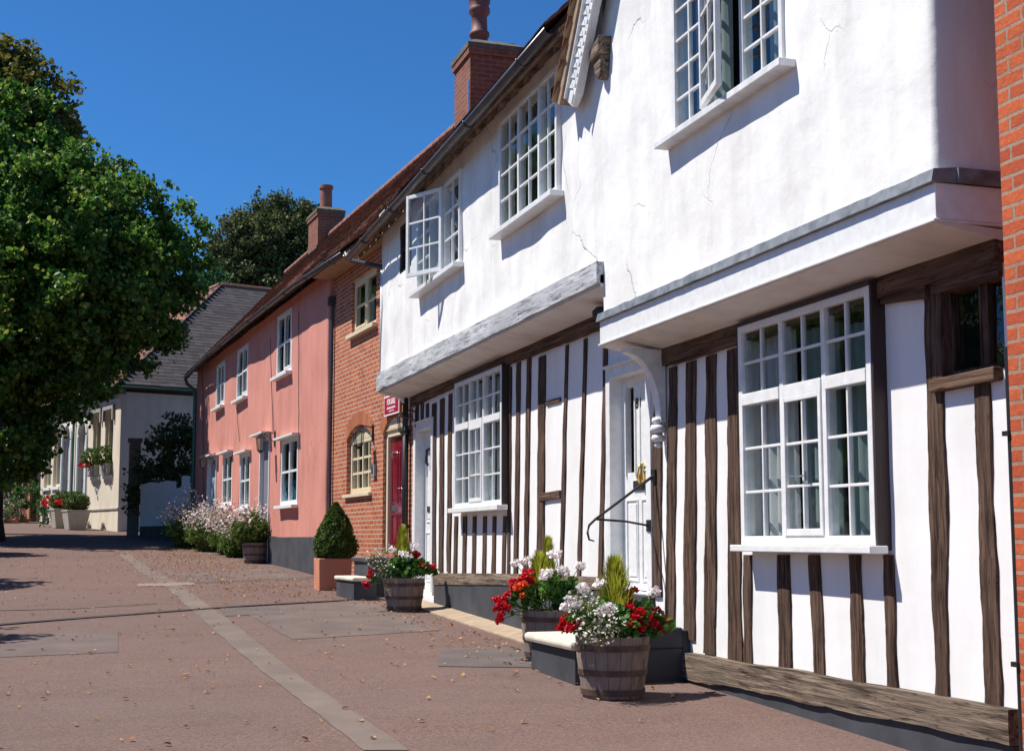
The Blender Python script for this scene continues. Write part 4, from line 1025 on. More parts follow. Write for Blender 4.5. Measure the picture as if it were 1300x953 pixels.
# for sale board
su0, sz1 = bf(506.5, 500, .05); su1, sz0 = bf(487.5, 529, .05)
SG = root('for_sale_sign', FB, (su0+su1)/2, .02, sz0, 'crimson FOR SALE board fixed above the dark red door', 'sign')
m = MB(); m.box(su0, su1, .03, .05, sz0, sz1+.03); m.build('sign_board', TXT, SG)
m = MB(); m.box(su0+.025, su1-.025, .05, .053, sz0+.025, sz1+.005); m.build('sign_panel', SIGNR, SG)
sc_ = (su0+su1)/2
text(SG, 'FOR SALE', sc_, .055, sz0+.205, .125, TXT, 'lettering', .84, .003)
m = MB()
for z, a, b, h in ((.112,-.22,.22,.018), (.062,-.15,.12,.009)):
    u = a
    while u < b: k = random.uniform(.012,.03); m.box(sc_+u, sc_+u+k, .053, .055, sz0+z-h*random.uniform(.8,1.1), sz0+z+h*random.uniform(.8,1.1)); u += k+.010
m.build('small_print', TXT, SG, kind='stuff')

# ================================================================== pink house
PK = root('rendered_house', FB, 13, .1, -.5, 'long salmon pink rendered house with small white windows', 'house')
PW = {'ua': (15.95,17.35,3.50,4.70), 'ub': (12.75,14.25,3.42,4.70), 'uc': (7.95,9.45,3.46,4.80), 'ga': (14.62,16.05,.86,2.19), 'gb': (12.25,13.55,.74,2.05), 'gc': (7.22,8.82,.70,2.07)}
PD1 = (17.0, 18.35, -.25, 2.12); PD2 = (10.0, 10.98, -.5, 2.20)
wall(FB, PK, 'pink_wall', PNK, .10, 4.90, 20.9, -.02, 4.98, list(PW.values())+[PD1, PD2], amp=.028, step=.16, near_round=.05, near_back=-.1, far_back=-5, freq=.6, reveal=.1)
LB = {'ua': 'upper window at the far end of the pink front', 'ub': 'upper window in the middle of the pink front', 'uc': 'upper window nearest the brick cottage', 'ga': 'ground window beside the far door', 'gb': 'ground window between the two doors', 'gc': 'ground window nearest the brick cottage'}
for k, r in PW.items():
    g = k[0] == 'g'
    wv = window(PK, *r, .105, [(r[0]+r[1])/2], 2, 1, mat=WP, fw=.085, mull=.075, bar=.05, sill=(.05, .13, .07), recess=.5, curt=[(0,.2,0,1,TEAL),(.8,1,0,1,TEAL)] if k in ('gc','ub') else [(.1,.3,0,.6,TEAL)], label=LB[k], proud={(0,0)} if not g else ())
    if g: m = MB(); m.box(r[0]-.12, r[1]+.12, .06, .26, r[3]+.004, r[3]+.045); m.build('drip_board', WPO, wv)
dd = door(PK, PD2[0]+.01, PD2[1]-.01, PD2[2], PD2[3]-.01, .03, GREYD, [], surround=.07, wallw=.1, boards=6); dd['label'] = 'grey boarded door near the middle of the pink front'
m = MB(); m.box(PD2[0]-.2, PD2[1]+.2, .08, .34, PD2[3]+.10, PD2[3]+.14); m.build('drip_board', WPO, PK)
dd = door(PK, PD1[0]+.01, PD1[1]-.01, PD1[2], PD1[3]-.01, .03, BLUED, [(.1,.9,.08,.4),(.1,.9,.48,.92)], surround=.07, wallw=.1); dd['label'] = 'pale blue door at the far end of the pink front'
m = MB(); m.box(PD1[0]-.2, PD1[1]+.2, .08, .34, PD1[3]+.10, PD1[3]+.14); m.build('drip_board', WPO, PK)
lantern(PK, bf(350, 562, .1)[0], .12, bf(345, 566, .1)[1]-.1, 1.0, .3); lantern(PK, 17.3, .12, 1.95, .95, .3)
# base
m = MB(); N_ = 16
for i in range(N_):
    a = 4.88+(20.9-4.88)*i/N_; b = 4.88+(20.9-4.88)*(i+1)/N_; ta = .05+.55*max(0, (a-9)/12); tb = .05+.55*max(0, (b-9)/12)
    m.hexa([(a,-.1,-1.4),(b,-.1,-1.4),(b,.125,-1.4),(a,.125,-1.4)], [(a,-.1,ta),(b,-.1,tb),(b,.122,tb),(a,.122,ta)])
for a, b, c, d_ in (PD1, PD2): pass
m.build('plinth', PLI, PK)
for px0, y0, px1, y1 in ((380.6,395,380.6,551), (344,430,348,548), (258,470,259.5,640), (300,505,305,560)):
    a = bf(px0, y0, .115); b = bf(px1, y1, .115); m = MB(); pts = [(a[0]+(b[0]-a[0])*t/6+.015*math.sin(t*2.2), .135, a[1]+(b[1]-a[1])*t/6) for t in range(7)]; m.tube(pts, .008, 5); m.build('cable', PLI, PK)
def sag3(u, f): return .10*math.sin((u-1)/20*math.pi)*(1-f*.6)-.06+.05*mnoise.noise(Vector((u*.35, f*2, 5)))
m = MB()
for i in range(10):
    a = 1+20.2*i/10; b = 1+20.2*(i+1)/10; sa2, sb2 = sag3(a, 0)-.03, sag3(b, 0)-.03
    m.hexa([(a,.40,4.86+sa2),(b,.40,4.86+sb2),(b,-2.6,8.10),(a,-2.6,8.10)], [(a,.40,4.91+sa2),(b,.40,4.91+sb2),(b,-2.6,8.16),(a,-2.6,8.16)])
m.quad((1,-2.6,8.15),(21.2,-2.6,8.15),(21.2,-5.7,4.8),(1,-5.7,4.8))
m.prism([(21.0,.3,4.95),(21.0,-2.6,8.1),(21.0,-5.5,4.95)], (.04,0,0))
r3 = m.build('roof', RAF, PK)
tiles(r3, 1.0, 21.25, .42, 4.90, -2.6, 8.18, TILE, seed=5, sagf=sag3)
m = MB()
for i in range(46):
    a = 1+i*.44; m.tube([(a+.01,-2.6,8.17),(a+.43,-2.6,8.185)], .10, 10)
m.build('ridge_tiles', RIDG, r3)
gutter(PK, [(2.35,.475,4.77),(6,.475,4.90),(11,.475,4.92),(17,.475,4.86),(20.6,.475,4.72)], GUT, .065)
m = MB(); m.tube([(20.6,.475,4.68),(20.75,.40,4.55),(20.8,.2,4.4),(20.8,.16,4.2),(20.8,.16,-.2)], .05, 8); m.build('downpipe', GRN, PK)
uN, zN = bf(404, 262, -2.25); uF, zF = bf(392, 265, -2.25); uR = 0
cu = min(uN, uF); cz = 9.35
wr_ = -2.25
while bf(436, 262, wr_)[0] < cu and wr_ > -4: wr_ -= .02
# find the depth at which px 436 meets the same near face
best = min((abs(FB.F(436, 262, w/100)[0]-cu), w/100) for w in range(-420, -226))
chimney(PK, FB, cu, max(uN, uF), best[1], -2.25, 6.5, FB.F(404, 262, -2.25)[1], [((cu+max(uN,uF))/2, (best[1]-2.25)/2, .17, .75)])
m = MB(); m.hexa([(cu-.05,-2.62,8.15),(cu+.9,-2.62,8.15),(cu+.9,-2.2,7.80),(cu-.05,-2.2,7.80)],[(cu-.05,-2.62,8.22),(cu+.9,-2.62,8.22),(cu+.9,-2.2,7.86),(cu-.05,-2.2,7.86)]); m.build('chimney_flashing', CEM, r3)

# ================================================================== chapel-like white building
CP = root('rendered_building', FD, 5, 0, .3, 'cream gothic-windowed building with dark slate roof beyond the pink house', 'house')
df = lambda px, py, w=0.: FD.F(px, py, w)
cw = [(.85,1.80,2.35,4.70), (2.35,3.35,2.35,4.70), (7.75,8.85,2.15,4.45), (9.2,10.25,2.15,4.45)]
ca2 = [(4.15,5.25,.3,4.60), (6.3,7.45,.45,4.55)]
wall(FD, CP, 'cream_wall', CRM, 0, 0, 10.8, -.3, 5.3, cw+ca2, amp=.008, step=.3, near_back=-9.5, near_round=.04, reveal=.22)
for i, r in enumerate(cw):
    wv = window(CP, *r, -.10, [], 1, 1, mat=GREYS if 0 else CRP, fw=.11, sill=(.06, .18, .12), recess=.3, dark=CURT, sillmat=FENP, label=('narrow window nearest the building corner', 'narrow window right of the arched doors', 'narrow window just left of the arched doors', 'leftmost narrow window by the dark gate')[i])
    m = MB(); m.box(r[0]-.16, r[1]+.16, .0, .10, r[3]+.05, r[3]+.20); m.box(r[0]-.16, r[0]-.05, .0, .10, r[3]-.35, r[3]+.05); m.box(r[1]+.05, r[1]+.16, .0, .10, r[3]-.35, r[3]+.05); m.build('hood_mould', GREYS, wv)
for r in ca2:
    spandrel(CP, r[0], r[1], r[3]-.6, .6-.001, -.2, -.001, CRM)
    m = MB(); P = arch_pts(r[0]-.12, r[1]+.12, r[3]-.6, .72, 14); Q = arch_pts(r[0], r[1], r[3]-.6, .6, 14)
    for i in range(14):
        m.hexa([(Q[i][0],-.1,Q[i][1]),(Q[i+1][0],-.1,Q[i+1][1]),(Q[i+1][0],.06,Q[i+1][1]),(Q[i][0],.06,Q[i][1])], [(P[i][0],-.1,P[i][1]),(P[i+1][0],-.1,P[i+1][1]),(P[i+1][0],.06,P[i+1][1]),(P[i][0],.06,P[i][1])])
    m.box(r[0]-.12, r[0], -.1, .06, r[2], r[3]-.6); m.box(r[1], r[1]+.12, -.1, .06, r[2], r[3]-.6); m.build('arched_surround', FENP, CP)
    dd = door(CP, r[0], r[1], r[2], r[3]-.02, -.17, BLUED, [(.1,.45,.05,.4),(.55,.9,.05,.4),(.1,.45,.46,.8),(.55,.9,.46,.8)], surround=.01, sproj=-.16); dd['label'] = 'arched pale door'
m = MB(); m.tube([(5.75,.08,5.1),(5.75,.08,.4)], .05, 8); m.build('downpipe', GRN, CP)
m = MB(); m.box(0, 4.0, .0, .035, 1.08, 1.13); m.box(7.55, 10.8, .0, .035, 1.2, 1.25); m.build('string_course', GREYS, CP)
m = MB(); m.box(7.55, 7.68, .0, .04, 2.3, 2.9); m.build('plaque', GREYS, CP)
m = MB(); m.box(-.06, 10.85, -.15, .05, 5.22, 5.42); m.build('frieze', GRN, CP)
h0 = min(((abs(FD.F(280, 362, -k/100)[0]-k/100)), k/100) for k in range(50, 900))[1]
pz = FD.F(280, 362, -h0)[1]; ez = 5.55
print('hip', h0, pz)
m = MB(); e = .25
m.quad((-e, e, ez), (-e, -9.5, ez), (h0, -9.5, pz), (h0, -h0, pz)); m.quad((-e, e, ez), (h0, -h0, pz), (11.0, -h0, pz), (11.0, e, ez)); m.quad((-e,e,ez-.1),(11,e,ez-.1),(11,-9.5,ez-.1),(-e,-9.5,ez-.1))
m.quad((-e, e, ez-.1), (-e, -9.5, ez-.1), (-e, -9.5, ez), (-e, e, ez)); m.quad((-e, e, ez-.1), (11, e, ez-.1), (11, e, ez), (-e, e, ez))
rr = m.build('roof', PLI, CP)
# slates on the hip that faces the street below
V = MB(); Ls = math.hypot(h0+e, pz-ez); c_, s_ = (h0+e)/Ls, (pz-ez)/Ls; n_ = int(Ls/.23)
for i in range(n_+1):
    s0 = i*.23; w_s = e-(h0+e)*min(1, s0/Ls); w = w_s-(.16 if i % 2 else 0)
    while w > -9.5:
        t = .010; lift = random.uniform(.012, .02)
        P4 = [(-e+c_*s0-lift*s_, w, ez+s_*s0+lift*c_), (-e+c_*s0-lift*s_, w-.31, ez+s_*s0+lift*c_), (-e+c_*min(Ls, s0+.3), w-.31, ez+s_*min(Ls, s0+.3)+.004), (-e+c_*min(Ls, s0+.3), w, ez+s_*min(Ls, s0+.3)+.004)]
        V.hexa(P4, [(a-.008*s_, b, c+.01*c_) for a, b, c in P4]); w -= .32
V.build('slates', SLATE, rr)
V = MB()
for i in range(n_+1):
    s0 = i*.23; u = -e+(h0+e)*min(1, s0/Ls)
    while u < 11:
        lift = random.uniform(.012, .02); P4 = [(u, e-c_*s0, ez+s_*s0+lift), (u+.31, e-c_*s0, ez+s_*s0+lift), (u+.31, e-c_*min(Ls, s0+.3), ez+s_*min(Ls, s0+.3)+.01), (u, e-c_*min(Ls, s0+.3), ez+s_*min(Ls, s0+.3)+.01)]
        V.hexa(P4, [(a, b, c+.012) for a, b, c in P4]); u += .32
V.build('tiles', TILE, rr)
m = MB(); m.tube([(h0, -9.5, pz+.02), (h0, -h0, pz+.02)], .11, 8); m.tube([(h0, -h0, pz+.02), (11, -h0, pz+.02)], .11, 8); m.build('ridge_tiles', RIDG, rr)
gutter(CP, [(11,.32,5.50),(-.32,.32,5.48)], GRN, .07); gutter(CP, [(-.32,.32,5.48),(-.32,-9,5.46)], GRN, .07)
# window boxes on the two near windows
for i, (r, lab) in enumerate(((cw[0], 'grey window box of green shrubs on the cream building\'s nearest window'), (cw[1], 'grey window box with red flowers on the second window of the cream building'))):
    t = root('window_box', FD, (r[0]+r[1])/2, .12, r[2]+.01, lab, 'window box')
    m = MB(); m.box(r[0]+.02, r[1]-.02, .0, .19, r[2]+.01, r[2]+.42); m.build('box', GREYS, t, bevel=.01)
    t2 = root('box_shrub', FD, (r[0]+r[1])/2, .1, r[2]+.42, ('clipped green shrub in the nearest window box of the cream building', 'clipped green shrub over red flowers in the second window box')[i], 'shrub')
    m = MB(); leafcards(m, blob_pts([((r[0]+r[1])/2, .12, r[2]+.72, .48, .36)], 2600), .10, 'fold'); m.build('foliage', LEAFB, t2)
    if i:
        m = MB(); leafcards(m, blob_pts([((r[0]+r[1])/2+.1, .25, r[2]+.45, .40, .12)], 500), .09, 'round'); m.build('blossom', PETR, t2, kind='stuff')

# ================================================================== far brick house, gate, pier, bush
FBH = root('far_brick_house', FD, 16, .2, .7, 'orange brick house behind the hanging plants at the far left', 'house')
wins = [(12.6,13.6,1.6,3.0), (15.0,16.0,1.6,3.0), (17.6,18.6,1.6,3.0), (12.6,13.6,4.2,5.4), (15.0,16.0,4.2,5.4)]
wall(FD, FBH, 'brick_wall', BRF, .25, 11.5, 23, .2, 6.2, wins, step=6, near_back=-6, near_round=.01)
for r in wins: window(FBH, *r, .2, [(r[0]+r[1])/2], 2, 1, fw=.08, bar=.05, sill=(.06,.1,.08), recess=.3)
m = MB(); m.prism([(11.3,.6,6.15),(11.3,-3,9.4),(11.3,-6.3,6.15)], (12, 0, 0)); m.build('roof', TILE, FBH)
GT = root('dark_gate', FD, 11.15, .1, .7, 'tall dark narrow gate between the cream building and the far brick house', 'gate')
m = MB()
for i in range(4): m.box(10.86+i*.15, 11.0+i*.15, -.05, .02, .5, 3.9)
m.build('boards', DKB, GT)
for nm, (px, py, Y, r, rz), M_, sz, lab in (
    ('climbing_plant', (14,598,63,1.0,1.2), LEAFS, .14, 'silvery climbing plant hanging on the far brick house, left of the tree trunk shadow'),
    ('hanging_plant', (33,588,62,.75,.9), LEAFS, .14, 'bushy pale plant hanging on the far brick house beside the dark gate'),
    ('potted_shrub', (30,640,60,.75,1.0), LEAFF, .14, 'leafy green shrub at the foot of the far brick house'),
    ('potted_shrub', (14,650,59,.5,.5), LEAFS, .12, 'low silvery shrub at the foot of the far brick house near the trunk')):
    x, y, z = at(px, py, Y)
    t = root(nm, WD, x, y, z-rz if 'hang' not in nm else z-rz, lab, 'plant')
    m = MB(); leafcards(m, blob_pts([(x,y,z,r,rz),(x+r*.3,y,z+rz*.45,r*.6,rz*.5),(x-r*.4,y,z-rz*.3,r*.6,rz*.5)], 900, clump=.1), sz, 'fold'); m.build('foliage', M_, t)
    if nm == 'potted_shrub':
        m = MB(); m.lathe(x, y, [(.22, gzs(y)), (.3, z-rz*.6), (.26, z-rz*.6), (0, z-rz*.62)], 14); m.build('pot', TERR, t)
x0 = at(163.5, 600, 46)[0]; x1 = at(178, 600, 46)[0]; ztop = at(170, 556, 46)[2]
m = MB(); m.box(x0, x1, 46, 46.45, gz(46)-.2, ztop-.12); m.box(x0-.05, x1+.05, 45.95, 46.5, ztop-.12, ztop)
m.build('gate_pier', BRD, fr=WD, label='tall rough brick gate pier left of the pale fence', cat='pier')
FE = Fr(-1.62, 40.6, math.atan2(3.9, -1.22))
FN = root('board_fence', FE, 2.1, 0, 0, 'pale painted board fence in shade between the pier and the pink house', 'fence')
m = MB(); m.box(-.05, 4.15, -.08, .0, -.4, .42); m.build('base_wall', PLI, FN)
for i in range(26):
    u = i*.158; h = 1.78+.02*math.sin(i*.7)+(.10 if i < 4 else 0)-(.22 if 4 <= i < 7 else 0)
    m = MB(); m.prism([(u,.0,.43),(u+.148,.0,.43),(u+.148,.0,h-.03),(u+.074,.0,h),(u,.0,h-.03)], (0,.022,0)); m.build('board', FENP, FN)
m = MB(); m.box(0, 4.1, -.05, -.002, .7, .78); m.box(0, 4.1, -.05, -.002, 1.4, 1.48); m.build('rail', FENP, FN)
x, y, z = at(217, 572, 45.5)
t = root('garden_shrub', WD, x, y, gz(45), 'big dark green shrub behind the pale board fence', 'shrub')
m = MB(); leafcards(m, blob_pts([(x,y,z,.9,1.1),(x+.6,y,z-.1,.75,1.0),(x-.5,y+.2,z-.3,.6,.9),(x,y,z-1.3,1.3,1.2),(x+.3,y,z+.6,.7,.6)], 1500, clump=.12), .13, 'fold'); m.build('foliage', LEAFH, t)
m = MB(); m.tube([(x,y,gz(45)-.1),(x,y,z)], .12, 8); m.build('stem', BARK, t)

# planter with clipped balls before the cream building
for i, (u, lab, cat) in enumerate(((df(96, 660, .9)[0], 'pale grey tapered planter, the one nearer the corner of the cream building', 'planter'), (df(79, 660, .9)[0], 'pale grey tapered planter, the farther one before the arched doors', 'planter'))):
    zb = gzs(FD.world(u, .9)[1]); t = root('planter', FD, u, .9, zb, lab, cat, 'planters before the cream building')
    def sq(c, d, h, z): return [(c-h, d-h, z), (c+h, d-h, z), (c+h, d+h, z), (c-h, d+h, z)]
    m = MB(); m.hexa(sq(u,.9,.30,zb), sq(u,.9,.41,zb+.66)); m.hexa(sq(u,.9,.43,zb+.66), sq(u,.9,.43,zb+.72)); m.build('pot', ZINC, t, bevel=.01)
    q = root('clipped_ball_shrub', FD, u, .9, zb+.72, ('clipped round box shrub in the nearer pale planter', 'clipped round box shrub in the farther pale planter')[i], 'shrub')
    m = MB(); leafcards(m, blob_pts([(u,.9,zb+.99,.50,.42)], 5000, shell=.2), .07, 'fold'); m.build('foliage', LEAFB, q)
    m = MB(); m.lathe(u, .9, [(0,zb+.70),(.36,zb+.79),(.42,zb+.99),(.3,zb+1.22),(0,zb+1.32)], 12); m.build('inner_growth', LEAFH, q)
zb = gzs(57); q = root('trailing_plant', FD, 6.8, 1.2, zb, 'red-flowered trailing plant spilling from the farther pale planter', 'plant')
m = MB(); leafcards(m, blob_pts([(df(65,660,1.)[0],1.15,zb+.75,.45,.4),(df(63,660,1.)[0],1.2,zb+.3,.32,.45)], 1400), .10, 'fold'); m.build('foliage', LEAFF, q)
m = MB(); leafcards(m, blob_pts([(df(64,660,1.2)[0],1.25,zb+.85,.42,.20),(df(78,660,1.3)[0],1.30,zb+.80,.32,.08)], 420), .11, 'round'); m.build('blossom', PETR, q, kind='stuff')

# ================================================================== step, kerb, tubs
ST = root('doorstep', WD, -.5, 10.45, -1.1, 'black-sided step with pale stone slab before the white door 80', 'step')
m = MB(); m.box(-.99, -.07, 9.93, 11.0, -1.35, -.862); m.box(-.37, -.07, 9.92, 10.64, -.861, -.70); m.build('riser', PLI, ST, bevel=.012)
m = MB(); m.box(-1.045, -.372, 9.88, 11.04, -.86, -.785); m.build('stone_slab', STONE, ST, bevel=.03)
m = MB(); m.box(-.34, -.068, 10.66, 11.62, -1.2, -.62); m.build('stone_slab', PLI, ST, bevel=.02)
m = MB(); n_ = 14
for i in range(n_):
    a = 11.05+(19.3-11.05)*i/n_; b = 11.05+(19.3-11.05)*(i+1)/n_
    m.hexa([(-.36,a,-1.5),(-.05,a,-1.5),(-.05,b-.006,-1.5),(-.36,b-.006,-1.5)], [(-.36,a,gzs(a)+.02),(-.05,a,gzs(a)+.05),(-.05,b-.006,gzs(b)+.05),(-.36,b-.006,gzs(b)+.02)])
m.build('kerb_strip', KERB, fr=WD, kind='structure', bevel=.006)

def tub(x, y, zb, h, r, label, group='half-barrel planters', tilt=0.):
    t = root('half_barrel', WD, x, y, zb, label, 'planter', group)
    P = [(0, zb), (r*.80, zb), (r*.88, zb+h*.3), (r*.96, zb+h*.65), (r, zb+h), (r-.025, zb+h), (r*.9, zb+h*.8), (0, zb+h*.8)]
    m = MB(); m.lathe(x, y, P[:6]+[(r*.9, zb+h*.85)], 36); m.build('staves', STAVE, t, smooth=False)
    for f in (.10, .42, .82):
        rr = r*(.80+.2*f)+.006; m = MB(); m.lathe(x, y, [(rr, zb+h*f-.02), (rr+.005, zb+h*f-.02), (rr+.008, zb+h*f+.022), (rr, zb+h*f+.022)], 36); m.build('hoop', HOOP, t, smooth=False)
    m = MB(); m.lathe(x, y, [(0, zb+h*.93), (r*.55, zb+h*.95), (r*.93, zb+h*.9)], 20); m.build('soil', SOIL, t)
    for o in t.children: 
        if o.name.startswith('staves'): pass
    return t
HEAD = {}
def head_mesh(mat, r, petal, key):
    if key not in HEAD:
        m = MB(); leafcards(m, blob_pts([(0,0,0,r,r*.72)], 46/(r*r), shell=.5), petal, 'round', .6); 
        me = bpy.data.meshes.new('flower_head'); me.from_pydata(m.v, [], m.f); me.materials.append(mat); HEAD[key] = me
    return HEAD[key]
def flowers(parent, pts, key, mat, r, petal):
    me = head_mesh(mat, r, petal, key); _, a, b, c = frame_of(parent)
    for p in pts:
        o = bpy.data.objects.new('flower_head', me); COL.objects.link(o); o.parent = parent; o.location = (p[0]-a, p[1]-b, p[2]-c)
        o.rotation_euler = (random.uniform(-.4,.4), random.uniform(-.4,.4), random.uniform(0,6.28)); k = random.uniform(.8,1.15); o.scale = (k, k, k)
def stems(parent, base, pts, mat):
    m = MB(); B = Vector(base)
    for p in pts:
        p = Vector(p); s0 = B+Vector((random.uniform(-.1,.1), random.uniform(-.1,.1), 0)); mid = s0.lerp(p, .55)+Vector((0,0,.04))
        m.tube([s0, mid, p], [.005,.004,.003], 5, False)
    m.build('stem', mat, parent)
def W(px, py, Y, d=0.): return at(px, py, Y+d)
def geranium(x, y, z, heads, blobs, Y, key, mat, label, leafm=LEAFP, r=.05, dens=5200, petal=.03, size=.055):
    t = root('geranium', WD, x, y, z, label, 'flowers')
    H_ = [W(a, b, Y, d) for a, b, d in heads]
    Bl = [(*W(a, b, Y, d), rr, rr*.8) for a, b, d, rr in blobs]
    m = MB(); leafcards(m, blob_pts(Bl, dens, shell=.8), size, 'round', .8); m.build('foliage', leafm, t)
    stems(t, (x, y, z-.02), H_+[b[:3] for b in Bl], leafm); flowers(t, H_, key, mat, r, petal); return t
def conifer(x, y, z, h, r, label):
    t = root('small_conifer', WD, x, y, z, label, 'conifer')
    m = MB(); n = 1900; f = NP.rand(n)**.8; a = NP.rand(n)*6.283; rr = r*(1-f)**.6*NP.uniform(.3,1.25,n)*(1+.35*np.sin(a*3+f*17)*np.sin(f*31))
    P = np.stack([x+rr*np.cos(a), y+rr*np.sin(a), z+f*h], 1)
    k0 = len(m.v)
    for p, aa in zip(P, a):
        d = Vector((math.cos(aa)*.45, math.sin(aa)*.45, 1)).normalized()*random.uniform(.03,.10); s_ = Vector((-math.sin(aa), math.cos(aa), 0))*.006
        p = Vector(p); m.quad(tuple(p-s_), tuple(p+s_), tuple(p+d))
    m.build('foliage', LEAFY, t); m = MB(); m.tube([(x,y,z-.03),(x,y,z+h*.8)], [.012,.004], 6); m.build('stem', BARK, t); return t
def daisies(x, y, z, blobs, Y, label, n=150):
    t = root('daisy_clump', WD, x, y, z, label, 'flowers')
    Bl = [(*W(a, b, Y, d), rr, rr*.8) for a, b, d, rr in blobs]
    m = MB(); P = blob_pts(Bl, 6000, shell=.9)
    for p in P[::2]:
        p = Vector(p); d = Vector((random.uniform(-1,1), random.uniform(-1,1), random.uniform(-.4,1))).normalized(); s_ = d.cross(Vector((.3,.2,1))).normalized()*.0025
        m.quad(tuple(p-d*.04-s_), tuple(p-d*.04+s_), tuple(p+d*.05+s_), tuple(p+d*.05-s_))
    m.build('foliage', LEAFK, t)
    m = MB(); P = blob_pts(Bl, n/sum(b[3]**2 for b in Bl), shell=.25)
    leafcards(m, P+np.array([-.01,-.02,.01]), .022, 'round', 1.2); m.build('blossom', PETD, t, kind='stuff'); return t

# front tub
tub(-.93, 9.3, gzs(9.3), .44, .275, 'half-barrel planter at the near end of the stone step, nearest of all')
YT = 9.3; zt = gzs(9.3)+.40
geranium(-1.0, 9.25, zt, [(716,790,-.05),(724,797,-.1),(720,783,0),(712,797,-.02),(733,790,-.1)], [(735,792,-.05,.12),(728,785,0,.09)], YT, 'rs', PETR, 'red geranium on the left rim of the front barrel', r=.042, petal=.026)
geranium(-.80, 9.25, zt, [(800,770,-.1),(812,776,-.12),(822,783,-.1),(806,783,-.15),(817,790,-.12),(830,790,-.08),(838,797,-.05),(843,785,0),(826,776,-.02),(797,764,0),(834,774,.05),(845,800,0),(800,792,-.18),(812,798,-.15)], [(800,785,-.05,.16),(832,790,0,.14),(790,797,-.15,.13),(812,778,.05,.15),(845,792,.1,.08)], YT, 'rs', PETR, 'spreading red geranium filling the right of the front barrel', r=.042, petal=.026)
geranium(-.93, 9.35, zt, [(724,762,0),(733,768,-.06),(719,770,.05),(774,770,-.18),(830,752,.05),(764,742,.12),(740,748,.1),(768,775,-.16)], [(765,775,0,.14),(790,778,0,.12),(745,780,.05,.12)], YT, 'w', PETW, 'pale pink geranium in the middle of the front barrel', r=.055)
geranium(-.9, 9.45, zt, [(784,757,.1),(797,752,.12),(806,748,.1)], [(785,768,.1,.10)], YT, 'm', PETR, 'small dark red geranium beside the front conifer', r=.035)
conifer(*W(781, 770, 9.4)[:2], W(781, 775, 9.4)[2], .36, .135, 'yellow-green dwarf conifer in the front barrel')
daisies(-1.0, 9.2, zt, [(745,775,-.14,.15),(760,795,-.22,.16),(736,762,-.05,.12),(775,788,-.24,.13),(748,806,-.27,.10),(765,812,-.29,.08)], YT, 'white daisy clump cascading over the front barrel', 260)
# second tub
tub(-.55, 11.75, gzs(11.75), .44, .275, 'half-barrel planter beyond the stone step, against the black plinth')
YT = 11.7; zt = gzs(11.7)+.40
geranium(-.7, 11.7, zt, [(670,726,0),(664,732,-.05),(658,738,0),(652,744,-.05),(646,752,0),(640,758,0),(636,765,-.05),(632,772,0),(636,780,-.05),(642,770,-.08),(634,787,0),(650,738,.05),(672,735,-.05),(630,760,.05)], [(660,750,0,.13),(645,768,0,.10),(672,760,0,.13)], YT, 'r', PETR, 'red geranium cascading from the left of the second barrel')
geranium(-.6, 11.65, zt, [(660,743,-.12),(666,741,-.1),(655,747,-.1),(663,755,-.14)], [(668,752,-.05,.09)], YT, 'o', PETO, 'orange-red geranium on the rim of the second barrel', r=.04)
geranium(-.5, 11.75, zt, [(655,715,.1),(668,712,.1),(695,727,-.1),(691,732,-.12),(712,723,-.05),(736,718,0),(706,704,.05),(700,702,.1),(738,745,-.1),(716,727,0)], [(705,745,0,.17),(725,745,0,.13),(690,750,-.05,.14),(715,762,-.1,.12)], YT, 'w', PETW, 'pale pink tall geranium in the second barrel', r=.055)
conifer(*W(684, 760, 11.75)[:2], W(684, 760, 11.75)[2], .38, .13, 'yellow-green dwarf conifer left of centre in the second barrel')
conifer(*W(696, 745, 11.9)[:2], W(696, 740, 11.9)[2], .38, .07, 'taller pale conifer at the back of the second barrel')
# third tub
tub(-.62, 17.3, gzs(17.3), .42, .27, 'half-barrel planter between the red door and the white cottage, with daisies on its left')
YT = 17.3; zt = gzs(17.3)+.38
geranium(-.55, 17.3, zt, [(530,705,0),(527,702,0),(541,717,0),(544,722,0),(549,719,0),(536,716,-.1)], [(540,722,0,.13),(530,718,0,.15),(552,725,.05,.07)], YT, 'r', PETR, 'red geranium on the right side of the third barrel', r=.055, dens=3500, size=.07)
geranium(-.8, 17.3, zt, [(471,725,0),(469,731,0),(464,740,0),(466,744,0)], [(474,733,0,.07)], YT, 'r', PETR, 'small red geranium hanging at the left of the third barrel', r=.055)
geranium(-.6, 17.25, zt, [(514,704,-.1),(519,707,-.1),(526,693,0),(517,690,.1),(511,702,0),(498,698,0)], [(515,718,0,.22),(500,722,0,.16),(527,722,-.05,.16),(512,708,.05,.12)], YT, 'w', PETW, 'white geranium in the middle of the third barrel', r=.065, dens=3500, size=.07)
conifer(*W(511, 705, 17.4)[:2], W(511, 705, 17.4)[2], .34, .08, 'yellow-green dwarf conifer in the third barrel')
daisies(-.85, 17.2, zt, [(480,712,0,.17),(487,722,-.1,.16),(474,705,.05,.12),(492,700,.1,.13)], YT, 'white daisy clump on the left of the third barrel', 190)
